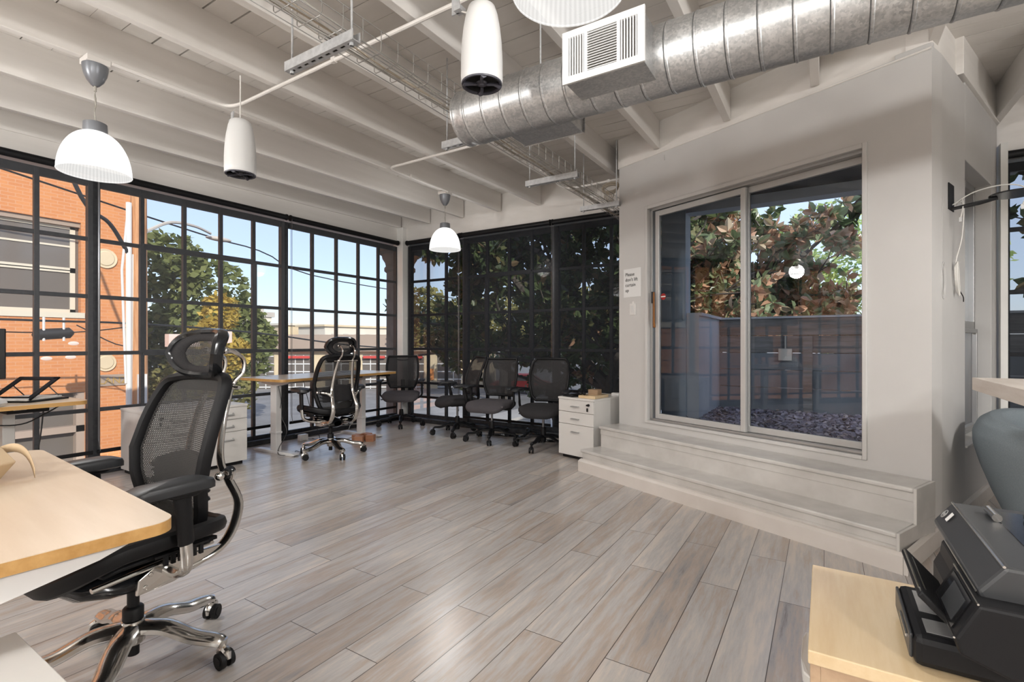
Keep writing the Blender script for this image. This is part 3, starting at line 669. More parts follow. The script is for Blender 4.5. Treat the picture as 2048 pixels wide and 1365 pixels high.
# ---------------------------------------------------------------- magnolias behind the right windows and over the patio fence
def magnolia(name, label, base, limbs, seed, dens=1.0, lsize=.095, lm='leaf_magnolia', ymin=5.85):
    t = empty(name, base); tag(t, label, 'tree'); rn = random.Random(seed); bt = I(); bl = I()
    def leaf(p, d, s):
        if p.y + base[1] < ymin + .25: return
        d = d.normalized(); sd_ = d.cross(Vector((rn.gauss(0, 1), rn.gauss(0, 1), rn.gauss(0, 1)))).normalized(); up_ = sd_.cross(d); w = s * .30
        q = [p, p + d * s * .35 + sd_ * w + up_ * .02, p + d * s * .75 + sd_ * w * .8 + up_ * .01, p + d * s * 1.05 - up_ * .02, p + d * s * .75 - sd_ * w * .8 + up_ * .01, p + d * s * .35 - sd_ * w + up_ * .02]
        vs = [bl.verts.new(v) for v in q]; bl.faces.new((vs[0], vs[1], vs[2], vs[3])); bl.faces.new((vs[0], vs[3], vs[4], vs[5]))
    def rosette(p, d):
        for k in range(rn.randint(6, 10)):
            v = (d.normalized() * rn.uniform(.1, .9) + Vector((rn.gauss(0, 1), rn.gauss(0, 1), rn.gauss(0, .7))).normalized()); leaf(p + v * .01, v, lsize * rn.uniform(.9, 1.6))
    def branch(p, d, L, r, lev):
        pts = [p]; dd = d.normalized(); n_ = 4
        for i in range(n_):
            dd = (dd + Vector((rn.gauss(0, .16), rn.gauss(0, .16), rn.gauss(.05, .14)))).normalized()
            if (pts[-1] + dd * L / n_).y + base[1] < ymin: dd.y = abs(dd.y)
            pts.append(pts[-1] + dd * L / n_)
        tube(bt, pts, [r * (1 - .12 * i) for i in range(n_ + 1)], 6 if lev < 2 else 4, cap=False)
        if lev >= 2:
            for i in range(1, n_ + 1):
                if rn.random() < .85 * dens: rosette(pts[i], dd)
        if lev < 3:
            for k in range((4, 5, 4)[lev]):
                i = rn.randint(1, n_); v = (dd * .7 + Vector((rn.gauss(0, 1), rn.gauss(0, 1), rn.gauss(.15, .6))).normalized()); branch(pts[i], v, L * rn.uniform(.45, .7), r * .5, lev + 1)
    for (p, d, L, r) in limbs: branch(Vector(p), Vector(d), L, r, 0)
    obj('branches', bt, 'bark', t); obj('foliage', bl, lm, t, smooth=False); return t
magnolia('magnolia_tree', 'big magnolia with dark glossy leaves filling the right hand windows', (-3.0, 8.0, GZ),
         [((0, 0, 0), (.05, 0, 1), 3.2, .17), ((0, 0, 2.9), (-.9, .1, .8), 2.6, .10), ((.05, 0, 2.9), (.7, -.1, 1.0), 2.4, .10), ((0, 0, 3.0), (-.25, .2, 1.3), 2.7, .10), ((-.1, 0, 2.8), (.25, -.3, 1.2), 2.6, .10),
          ((0, 0, 2.9), (-1.3, .2, .35), 2.6, .08), ((0, 0, 3.2), (1.0, .5, .5), 2.0, .08), ((-.5, .1, 3.6), (-.6, -.2, 1.2), 2.2, .07), ((.5, 0, 3.7), (.2, .1, 1.2), 2.0, .07)], 21, 1.0, .12)
magnolia('magnolia_tree', 'magnolia with red brown leaves rising behind the patio fence', (-.9, 9.0, GZ),
         [((0, 0, 0), (0, 0, 1), 3.4, .12), ((-.3, -.6, 3.3), (-.7, -.5, 1.1), 1.9, .05), ((-.2, -.6, 3.3), (-.3, -.2, 1.2), 1.9, .05), ((0, 0, 3.3), (.15, .2, 1.3), 1.2, .03), ((0, 0, 3.2), (-1.0, .2, .5), 1.9, .04), ((.1, -.3, 3.4), (.15, -.1, 1.2), 1.25, .03), ((.2, -.4, 3.2), (.95, .1, .35), 1.25, .03), ((-.8, -.8, 3.4), (-.5, -.1, .8), 1.7, .03)], 5, .58, .12, 'leaf_magnolia_red', 6.9)
magnolia('magnolia_tree', 'magnolia branches seen through the windows at the far right edge', (3.8, 8.4, GZ),
         [((0, 0, 0), (0, 0, 1), 3.2, .14), ((0, 0, 3), (-.2, 0, 1), 2.2, .08), ((0, 0, 3), (.5, 0, 1), 2.4, .08), ((0, 0, 3), (0, -.3, 1), 2.5, .08)], 9, .8, .12)

# ---------------------------------------------------------------- patio outside the sliding door
bm = I(); extr(bm, [(-1.47, 4.62, .20), (.28, 3.86, .20), (.40, 3.95, .20), (.90, 5.3, .20), (1.0, 5.58, .20), (2.4, 5.58, .20), (2.4, 6.7, .20), (-1.47, 6.7, .20)], (0, 0, .11))
patio = struct(obj('patio_slab', bm, 'ext_dark', smooth=False))
bm = I(); rn = random.Random(4)
def inpatio(x, y):
    v = MC.inverted() @ Vector((x, y, 0)); u2 = MD.inverted() @ Vector((x, y, 0))
    return v.y > .19 and u2.y > -3 and -1.48 < x < 1.3 and y < 6.55 and not (u2.y < .2 and u2.x > 0)
c_ = 0
while c_ < 3400:
    x, y = rn.uniform(-1.5, 1.3), rn.uniform(3.3, 6.55)
    if not inpatio(x, y): continue
    c_ += 1; Mx = Matrix.Translation((x, y, .32 + rn.uniform(0, .012))) @ Matrix.Rotation(rn.uniform(0, 6.28), 4, 'Z') @ Matrix.Rotation(rn.gauss(0, .35), 4, 'X') @ Matrix.Rotation(rn.gauss(0, .35), 4, 'Y')
    a, b2 = rn.uniform(.015, .04), rn.uniform(.010, .022); extr(bm, [Mx @ Vector(q) for q in ((-a, -b2 * .3, 0), (-a * .3, -b2, 0), (a, -b2 * .4, 0), (a * .6, b2, 0), (-a * .6, b2 * .9, 0))], (0, 0, rn.uniform(.004, .009)))
tag(obj('slate_gravel', bm, 'slate', smooth=False), 'grey violet slate chips covering the patio floor outside the door', 'gravel', kind='stuff')
fe = empty('patio_fence', (0, 0, 0)); tag(fe, 'weathered grey plank fence with a metal cap behind the patio', 'fence')
for k, (z0, z1) in enumerate(((1.205, 1.402), (1.0, 1.20), (.80, .996), (.59, .796), (.30, .586))):
    bm = I(); box(bm, -1.1, 2.4, 6.60, 6.64, z0, z1); obj('plank', bm, 'fence_wood' if k < 2 else 'fence_reflect_dark', fe, smooth=False, bevel=.004)
bm = I(); box(bm, -1.1, 2.4, 6.55, 6.69, 1.402, 1.425); obj('cap', bm, 'patio_plaster', fe, smooth=False)
bm = I(); [box(bm, x, x + .09, 6.50, 6.59, .3, 1.19) for x in (-.2, .75, 1.7)]; obj('post', bm, 'fence_wood', fe, smooth=False)
bm = I(); box(bm, -1.24, -1.1, 5.4, 6.7, .2, 1.40); box(bm, -1.27, -1.07, 5.4, 6.72, 1.40, 1.43); tag(obj('patio_side_wall', bm, 'patio_plaster', smooth=False), 'low pale plastered wall at the left side of the patio', 'wall')
bm = I(); box(bm, -1.47, -1.22, 5.34, 5.56, .2, 2.56); struct(obj('trim_5', bm, 'patio_blue', smooth=False))
bm = I(); box(bm, -1.6, 1.3, 5.36, 5.54, 2.47, 2.56); struct(obj('trim_6', bm, 'patio_plaster', smooth=False))
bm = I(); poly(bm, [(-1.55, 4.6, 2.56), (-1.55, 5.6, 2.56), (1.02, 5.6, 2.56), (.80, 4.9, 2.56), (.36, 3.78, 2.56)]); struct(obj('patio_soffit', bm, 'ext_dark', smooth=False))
bx_ = empty('junction_box', (-.38, 6.57, .98)); tag(bx_, 'square grey electrical box fixed to the patio fence', 'box')
bm = I(); box(bm, -.07, .07, -.05, .02, -.07, .07); obj('housing', bm, 'sash_light', bx_, smooth=False, bevel=.004)
bm = I(); cyl(bm, (0, -.01, .07), (0, -.01, .22), .01); obj('conduit', bm, 'sash_light', bx_)
#PART4
# ================================================================== CEILING SERVICES
# pendant lamps
def pendant(label, x, y, zrim, ztop, watt=16):
    t = empty('pendant_lamp', (x, y, zrim)); tag(t, label, 'lamp', 'ribbed glass pendant lamps')
    H = .238; pr = []
    for i in range(15):
        a = i / 14 * math.pi / 2; pr.append((max(.052, .168 * math.cos(a) ** .82 if i < 14 else .052), H * math.sin(a) ** 1.08))
    bm = I(); lathe(bm, pr, 96, ribs=1, amp=.012); lathe(bm, [(.1695, -.004), (.171, 0), (.1695, .004)], 96)
    obj('lamp_shade', bm, 'shade_glow', t)
    bm = I(); lathe(bm, [(0, H - .012), (.056, H - .012), (.057, H + .005), (.055, H + .045), (.045, H + .05), (0, H + .05)], 32); obj('collar', bm, 'lamp_grey', t)
    bm = I(); sphere(bm, (0, 0, .13), .032, 14, (1, 1, 1.25)); lathe(bm, [(.018, .165), (.018, H)], 12); obj('bulb', bm, 'bulb_glow', t)
    zc = ztop - zrim - .118
    bm = I(); lathe(bm, [(0, zc), (.012, zc - .002), (.020, zc + .004), (.040, zc + .03), (.054, zc + .065), (.060, zc + .10), (.061, zc + .115), (0, zc + .116)], 32); obj('canopy', bm, 'lamp_grey', t)
    bm = I(); tube(bm, [(.003 * math.sin(i * 1.3), .003 * math.cos(i * 1.1), H + .045 + (zc - H - .04) * i / 12) for i in range(13)], .0026, 6)
    tube(bm, [(.012 * math.sin(i * .55) * math.sin(math.pi * i / 12), .008 * math.cos(i * .8) * math.sin(math.pi * i / 12), H + .045 + (zc - H - .04) * i / 12) for i in range(13)], .0022, 6)
    tube(bm, [(0, 0, zc - .03), (0, 0, zc + .005)], .007, 8); obj('cord', bm, 'cable_grey', t)
    bm = I(); box(bm, -.055, .055, -.055, .055, zc + .116, zc + .15); obj('junction_box', bm, 'paint_white', t, smooth=False, bevel=.003)
    d = bpy.data.lights.new('lamp_light', 'POINT'); d.energy = watt; d.color = (1.0, .985, .965); d.shadow_soft_size = .10
    o = bpy.data.objects.new('lamp_light', d); COL.objects.link(o); o.parent = t; o.location = (0, 0, .055)
    return t
pendant('glowing ribbed dome lamp on the left, in front of the brick building window', -3.52, 1.14, 2.085, 2.70)
pendant('smallest glowing dome lamp, hanging in the far corner of the room', -3.52, 4.23, 2.14, 2.74)
pendant('large glowing dome lamp cut off by the top edge above the metal duct', -.64, 1.337, 2.165, 2.70)
for lab, x, y in (('added unseen fill globe in the rear left of the room, by the long window wall', -3.6, -1.9), ('added unseen fill globe in the middle of the room behind the camera', -.6, -2.2), ('added unseen fill globe in the rear right of the room', 2.3, -2.0), ('added unseen fill globe above the bar table right of the camera', 2.5, 1.4)):
    t = empty('added_fill_globe', (x, y, 2.3)); tag(t, lab, 'lamp')  # out-of-view globes added as fill light to brighten the room
    bm = I(); sphere(bm, (0, 0, 0), .16, 24); obj('globe', bm, 'globe_glass', t)
    bm = I(); tube(bm, [(0, 0, .15), (0, 0, .40)], .006, 6); lathe(bm, [(0, .40), (.05, .40), (.05, .42), (0, .42)], 20); obj('cord', bm, 'lamp_grey', t)
    d = bpy.data.lights.new('lamp_light', 'POINT'); d.energy = 92; d.color = (1.0, .985, .965); d.shadow_soft_size = .15
    o = bpy.data.objects.new('lamp_light', d); COL.objects.link(o); o.parent = t

# pendant speakers
def speaker(label, x, y, z, ang):
    t = empty('pendant_speaker', (x, y, z), ang); tag(t, label, 'speaker', 'white pendant speakers')
    bm = I(); lathe(bm, [(.083, 0), (.086, .004), (.087, .03), (.0865, .10), (.083, .17), (.076, .23), (.066, .285), (.056, .315), (.04, .325), (0, .327)], 40); obj('housing', bm, 'speaker_white', t)
    bm = I(); lathe(bm, [(.083, .002), (.076, -.004), (.070, .006), (.066, .02), (.03, .03), (.0, .026)], 40); obj('cone', bm, 'black_plastic', t)
    bm = I(); lathe(bm, [(.085, .0), (.083, -.006), (.074, -.005), (.072, .004)], 40)
    for k in range(4):
        a = k * math.pi / 2 + .6; tube(bm, [(.020 * math.cos(a), .020 * math.sin(a), -.001), (.05 * math.cos(a), .05 * math.sin(a), .000), (.078 * math.cos(a + .12), .078 * math.sin(a + .12), -.002)], [.006, .008, .013], 6)
    lathe(bm, [(.0, -.008), (.008, -.008), (.012, -.003), (.020, -.003), (.024, .004)], 20); obj('grille_frame', bm, 'speaker_frame', t)
    bm = I(); tube(bm, [(0, 0, .325), (0, 0, 2.73 - z)], .004, 6); tube(bm, crv([(-.03, .0, .30), (-.09, 0, .33), (-.13, .01, .36)]), .004, 5); obj('hanging_cable', bm, 'cable_white', t)
    bm = I(); box(bm, -.16, -.12, 0, .006, .34, .42); box(bm, -.135, -.10, -.02, .02, .34, .36); obj('bracket', bm, 'galv_strut', t, smooth=False)
    return t
speaker('large white cylindrical speaker hanging in front of the end of the metal duct', -1.205, 1.685, 2.195, 0)
speaker('smaller white cylindrical speaker hanging left, above the big windows', -2.98, 1.67, 2.135, -10)

# spiral duct with two registers
du = empty('spiral_duct', (-1.60, 2.09, 2.294)); tag(du, 'round galvanised spiral duct with riveted seams crossing below the ceiling', 'duct')
Rd = .1365; MX = Matrix.Rotation(R(90), 4, 'Y')
bm = I(); prof = [(0, 0.004), (Rd * .98, 0.0), (Rd, .004), (Rd, .012), (Rd - .004, .016), (Rd - .004, .05), (Rd, .06)]; x = .08
while x < 5.6:
    prof += [(Rd, x - .004), (Rd - .004, x - .002), (Rd + .001, x), (Rd + .003, x + .003), (Rd + .003, x + .008), (Rd, x + .011)]; x += .11
lathe(bm, prof + [(Rd, 5.7)], 64, M=MX); obj('duct_pipe', bm, 'galvanised', du, angle=30)
def register(M, w, h, d, face):
    """box sitting on the duct; face plate looks along -Y of M"""
    bm = I(); box(bm, 0, w, 0, d, 0, h, M); r = obj('register_box', bm, 'galvanised', du, smooth=False, bevel=.002)
    bm = I(); fw = .02
    for q in ((-.008, w + .008, -.010, 0, -.008, fw), (-.008, w + .008, -.010, 0, h - fw, h + .008), (-.008, fw, -.010, 0, fw, h - fw), (w - fw, w + .008, -.010, 0, fw, h - fw), (w * .27, w * .31, -.010, 0, fw, h - fw), (w * .69, w * .73, -.010, 0, fw, h - fw)): box(bm, *q, M)
    n_ = 15
    for k in range(n_):
        z = fw + (h - 2 * fw) * (k + .5) / n_; box(bm, w * .31, w * .69, -.008, -.001, z - .0016, z + .0016, M)
    for k in range(6):
        for (a, b2) in ((fw, w * .27), (w * .73, w - fw)):
            x = a + (b2 - a) * (k + .5) / 6; box(bm, x - .0026, x + .0026, -.008, -.001, fw, h - fw, M)
    obj(face, bm, 'speaker_white', r, smooth=False)
    bm = I(); box(bm, fw, w - fw, -.0008, .002, fw, h - fw, M); obj('opening', bm, 'dark_gap', r, smooth=False)
register(Matrix.Translation((.70, -.245, -.112)) @ Matrix.Rotation(R(0), 4, 'X'), .325, .195, .17, 'grille')
bm = I(); box(bm, .24, .575, .06, .215, -.118, -.04); box(bm, .23, .585, .215, .22, -.122, -.036); obj('register_box', bm, 'galvanised', du, smooth=False, bevel=.002)
bm = I(); [tube(bm, [(x, 0, Rd), (x, 0, .42)], .004, 6) for x in (.45,)]; obj('hanger_rod', bm, 'galv_strut', du)

# wire basket cable tray with cables, four strut channels on rods
tr_ = empty('cable_tray', (-1.78, 0, 2.432)); tag(tr_, 'wire basket tray full of cables running under the joists', 'cable tray')
bm = I(); L0, L1 = -2.5, 5.20
for (x, z) in ((-.08, 0), (-.03, 0), (.03, 0), (.08, 0), (-.08, .05), (.08, .05), (-.08, .10), (.08, .10)): tube(bm, [(x, L0, z), (x, L1, z)], .0022, 5)
y = L0
while y < L1: tube(bm, [(-.08, y, .10), (-.08, y, .012), (-.07, y, 0), (.07, y, 0), (.08, y, .012), (.08, y, .10)], .0022, 5); y += .105
obj('wire_basket', bm, 'wire_grey', tr_)
for k in range(8):
    bm = I(); px = rnd.uniform(-.06, .06); pts = []
    for i in range(26):
        px = max(-.068, min(.068, px + rnd.uniform(-.022, .022))); pts.append((px, L0 + (L1 - .15 - L0) * i / 25, .007 + .004 * (k % 3) + rnd.uniform(0, .006)))
    tube(bm, crv(pts, 3), .003 + .001 * (k % 2), 5); obj('cable', bm, ('cable_white', 'cable_grey', 'cable_white', 'cable_tan')[k % 4], tr_)
bm = I()
for k in range(9): tube(bm, [(.02 + .075 * math.cos(a / 12 * 6.283) * (1 + .02 * k), 4.98 + .012 * math.cos(k) + .02 * math.sin(a / 12 * 6.283), .13 + .006 * math.sin(k * 2) + .05 * math.sin(a / 12 * 6.283) + .004 * k) for a in range(12)], .004, 5, closed=True)
for k in range(6): tube(bm, crv([(-.03 + .02 * k, 4.97, .10), (-.04 + .015 * k, 5.0, .05), (-.02 + .008 * k, 5.08, .02)]), .004, 5)
tag(obj('cable_coil', bm, 'cable_tan'), 'brown coil of spare cable tied up at the far end of the wire tray', 'cable'); bpy.data.objects['cable_coil'].location = (-1.78, -.38, 2.475)
def strut(label, y, x0, x1, z):
    t = empty('strut_channel', (x0, y, z)); tag(t, label, 'strut', 'slotted strut channels carrying the cable tray')
    L = x1 - x0; w = .0205; bm = I()
    n_ = int(L / .05); slots = [(.012 + i * (L - .024) / n_ + .010, .012 + (i + 1) * (L - .024) / n_ - .010) for i in range(n_)]
    box(bm, 0, L, -w, -w + .004, -.02, .02); box(bm, 0, L, w - .004, w, -.02, .02)
    box(bm, 0, L, -w, -.006, -.0235, -.0195); box(bm, 0, L, .006, w, -.0235, -.0195)
    e = 0
    for (a, b2) in slots: box(bm, e, a, -.006, .006, -.0235, -.0195); e = b2
    box(bm, e, L, -.006, .006, -.0235, -.0195); obj('channel', bm, 'galv_strut', t, smooth=False)
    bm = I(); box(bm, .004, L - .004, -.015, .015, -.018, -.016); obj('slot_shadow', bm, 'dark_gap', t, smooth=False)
    for x in (.03, L - .03):
        bm = I(); tube(bm, [(x, 0, -.03), (x, 0, zb(y) + .02 - z + .2)], .0048, 8); lathe(bm, [(.010, -.036), (.010, -.0235)], 6, (x, 0, 0)); obj('rod', bm, 'galv_strut', t)
strut('nearest slotted metal channel under the cable tray, left of the large speaker', 1.42, -2.13, -1.66, 2.408)
strut('slotted metal channel partly hidden behind the end of the duct', 2.52, -2.11, -1.66, 2.408)
strut('slotted metal channel above the black task chairs, third from the camera', 3.49, -2.05, -1.59, 2.408)
strut('slotted metal channel just above the roller shade beside the angled wall', 4.42, -1.99, -1.60, 2.408)

# painted conduits
def conduit(label, pts, r=.011, cl=()):
    t = empty('conduit', pts[0]); tag(t, label, 'conduit'); o = Vector(pts[0])
    bm = I(); tube(bm, [Vector(p) - o for p in pts], r, 8); obj('pipe', bm, 'paint_white', t)
    for c in cl:
        bm = I(); box(bm, c[0] - .016, c[0] + .016, c[1] - .012, c[1] + .012, c[2] - .014, c[2] + .016); q = obj('clamp', bm, 'paint_white', t, smooth=False, bevel=.002); q.location = -o
c1 = [(-3.46, 1.20, 2.722), (-3.455, 1.60, 2.725)] + bez((-3.455, 1.66, 2.725), (-3.455, 1.83, 2.725), (-3.44, 1.85, 2.720), (-3.26, 1.855, 2.715), 8) + [(-2.0, 1.84, 2.712), (2.8, 1.82, 2.712)]
conduit('white painted conduit bending off the joist beside the nearest lamp', c1, cl=[(-2.345, 1.845, 2.715), (-1.17, 1.835, 2.715)])
c2 = [(-3.46, 4.20, 2.762), (-3.455, 3.55, 2.755)] + bez((-3.455, 3.50, 2.755), (-3.455, 3.33, 2.752), (-3.44, 3.31, 2.750), (-3.26, 3.31, 2.745), 8) + [(-2.0, 3.29, 2.742), (-1.2, 3.28, 2.74)]
conduit('white painted conduit bending off the joist near the far lamp', c2, cl=[(-3.44, 3.62, 2.757)])
conduit('thin white conduit running along the joist between the two left lamps', [(-3.468, 1.9, 2.735), (-3.462, 3.3, 2.75)], .007)
c3 = [(-2.28, 4.15, 2.76), (-2.28, 4.45, 2.74)] + bez((-2.28, 4.48, 2.73), (-2.28, 4.6, 2.70), (-2.22, 4.64, 2.70), (-2.05, 4.65, 2.705), 8) + [(-1.66, 4.66, 2.715)]
conduit('short bent white conduit by the cable tray in the far right corner', c3, cl=[(-1.80, 4.66, 2.712)])

# ================================================================== ROLLER SHADES
def shade(label, axis, a, b2, ztop, zbot, c, mt, chain=None, group='mesh roller shades'):
    t = empty('roller_shade', (c, (a + b2) / 2, zbot) if axis == 'x' else ((a + b2) / 2, c, zbot), 90 if axis == 'x' else 0)
    tag(t, label, 'shade', group); L = (b2 - a) / 2; H = ztop - zbot
    s = 1 if axis == 'x' else 1
    bm = I(); cyl(bm, (-L, 0, H - .03), (L, 0, H - .03), .030, 20); obj('roller_tube', bm, 'black_plastic' if mt == 'shade_cloth' else 'black_plastic', t)
    yo = .027 if axis == 'x' else .027
    bm = I(); surf(bm, 12, 6, lambda u, v: (-L + 2 * L * u, yo + .002 * math.sin(u * 9), v * (H - .03))); obj('shade_cloth', bm, mt, t)
    bm = I(); box(bm, -L, L, yo - .007, yo + .007, -.028, .004); obj('hem_bar', bm, 'black_plastic', t, smooth=False, bevel=.003)
    for sx in (-1, 1):
        bm = I(); cyl(bm, (sx * L, 0, H - .03), (sx * (L + .012), 0, H - .03), .036, 16); obj('end_bracket', bm, 'black_plastic', t)
    if chain is not None:
        bm = I(); x = chain * (L + .006)
        for (yy, z1) in ((-.030, .25), (-.012, .30)): tube(bm, [(x, yy, z1 - zbot if z1 - zbot > -.1 else 0), (x, yy, H - .03)], .0024, 5)
        tube(bm, crv([(x, -.030, .25 - zbot), (x + .01, -.028, .20 - zbot), (x, -.012, .30 - zbot)]), .0024, 5)
        obj('bead_chain', bm, 'steel_dark', t)
shade('dark see-through roller shade over the brick building window at the left edge', 'x', -.08, 1.685, 2.587, .20, -5.222, 'shade_cloth', None)
shade('see-through roller shade left of the sit-stand desk, over the street tree', 'x', 1.715, 3.452, 2.587, .20, -5.222, 'shade_cloth', -1)
shade('see-through roller shade behind the sit-stand desk, next to the corner', 'x', 3.515, 5.205, 2.587, .20, -5.222, 'shade_cloth', -1)
shade('roller shade on the long window wall behind the camera position', 'x', -1.9, -.11, 2.587, .20, -5.222, 'shade_cloth', None)
shade('roller shade on the long window wall nearest the rear corner', 'x', -3.6, -1.95, 2.587, .20, -5.222, 'shade_cloth', None)
shade('narrow roller shade, darkened for weaker light, just right of the white corner column', 'y', -5.10, -4.155, 2.587, .36, 5.288, 'shade_cloth_less_lit', 1)
shade('middle roller shade, darkened for weaker light, behind the three black task chairs', 'y', -4.105, -2.785, 2.587, .135, 5.288, 'shade_cloth_less_lit', None)
shade('roller shade, darkened for weaker light, beside the angled wall with the sliding door', 'y', -2.74, -1.60, 2.587, .135, 5.288, 'shade_cloth_less_lit', -1)
shade('roller shade, darkened for weaker light, at the far right behind the blue armchair', 'y', 1.20, 2.8, 2.60, .2, 5.29, 'shade_cloth_less_lit', -1)
#PART5
# ================================================================== FURNITURE
def caster(parent, x, y, ang, r=.028, hood='black_plastic', wheel='black_plastic', h=.075):
    t = I(); M = RZ(x, y, 0, ang)
    tube(t, [M @ Vector((0, 0, h - .012)), M @ Vector((0, 0, h + .012))], .010, 8)
    pts = [M @ Vector((0, -.010 + .030 * math.sin(a), .030 + .033 * math.cos(a))) for a in [R(q) for q in (-80, -45, -10, 25, 60, 95)]]
    tube(t, pts, [.006, .012, .014, .014, .012, .006], 8)
    c = obj('caster', t, hood, parent)
    for s in (-1, 1):
        w = I(); cyl(w, M @ Vector((s * .008, -.012, r)), M @ Vector((s * .023, -.012, r)), r, 18); cyl(w, M @ Vector((s * .021, -.012, r)), M @ Vector((s * .0255, -.012, r)), r * .55, 12); obj('wheel', w, wheel, c)
def star_base(t, angs, Rr, mt, arch, thick, hub_z, wheel='black_plastic', hood=None):
    for k, a in enumerate(angs):
        ca, sa = math.cos(R(a)), math.sin(R(a)); bm = I()
        pr = [(.02, hub_z), (.06, hub_z + .004), (.12, hub_z - .004 + arch * .2), (.20, hub_z - .03), (.27, .093), (Rr - .012, .088), (Rr, .082)]
        P = crv([(r * ca, r * sa, z) for r, z in pr], 4); n_ = len(P)
        tube(bm, P, [thick * (1.0 - .38 * i / n_) for i in range(n_)], 10, flat=.62, up=(0, 0, 1))
        if mt == 'chrome': tube(bm, [(Rr * ca, Rr * sa, .094), (Rr * ca, Rr * sa, .066)], [.017, .013], 10)
        obj('base_leg', bm, mt, t)
        caster(t, Rr * ca, Rr * sa, a + 60 + 47 * k, hood=hood or mt, wheel=wheel)

def outline(w0, w1, w2, h, r, n=64):
    """rounded closed outline, half widths at bottom, middle and top; returns (x, s) list"""
    out = []
    for k in range(n):
        a = 2 * math.pi * k / n; c, s = math.cos(a), math.sin(a); e = 2 / 3.6
        x = math.copysign(abs(c) ** e, c); y = (math.copysign(abs(s) ** e, s) + 1) / 2
        w = w0 + (w1 - w0) * min(1, y / .5) if y < .5 else w1 + (w2 - w1) * (y - .5) / .5
        out.append((x * w, y * h))
    return out
def framed_mesh(t, name, outl, mp, rf, frame_mat, mesh_mat, flat=1.0, uvs=(.5, .5), inner=1.0):
    cx = 0; cy = sum(p[1] for p in outl) / len(outl); n = len(outl)
    bm = I(); tube(bm, [mp(x, s) for x, s in outl], rf, 8, closed=True, flat=flat, up=(0, 1, 0)); f = obj(name, bm, frame_mat, t)
    bm = I(); uv = bm.loops.layers.uv.verify(); rings = []; K = 8
    for j in range(K + 1):
        q = j / K * inner; rings.append([(bm.verts.new(mp(cx + (x - cx) * q, cy + (s - cy) * q)), (x * q, cy + (s - cy) * q)) for x, s in outl] if j else [(bm.verts.new(mp(cx, cy)), (0, cy))])
    for j in range(K):
        for k in range(n):
            k2 = (k + 1) % n
            q = [rings[0][0], rings[1][k], rings[1][k2]] if j == 0 else [rings[j][k], rings[j + 1][k], rings[j + 1][k2], rings[j][k2]]
            fc = bm.faces.new([a[0] for a in q])
            for lp, a in zip(fc.loops, q): lp[uv].uv = a[1]
    obj('mesh_fabric', bm, mesh_mat, f)
    return f

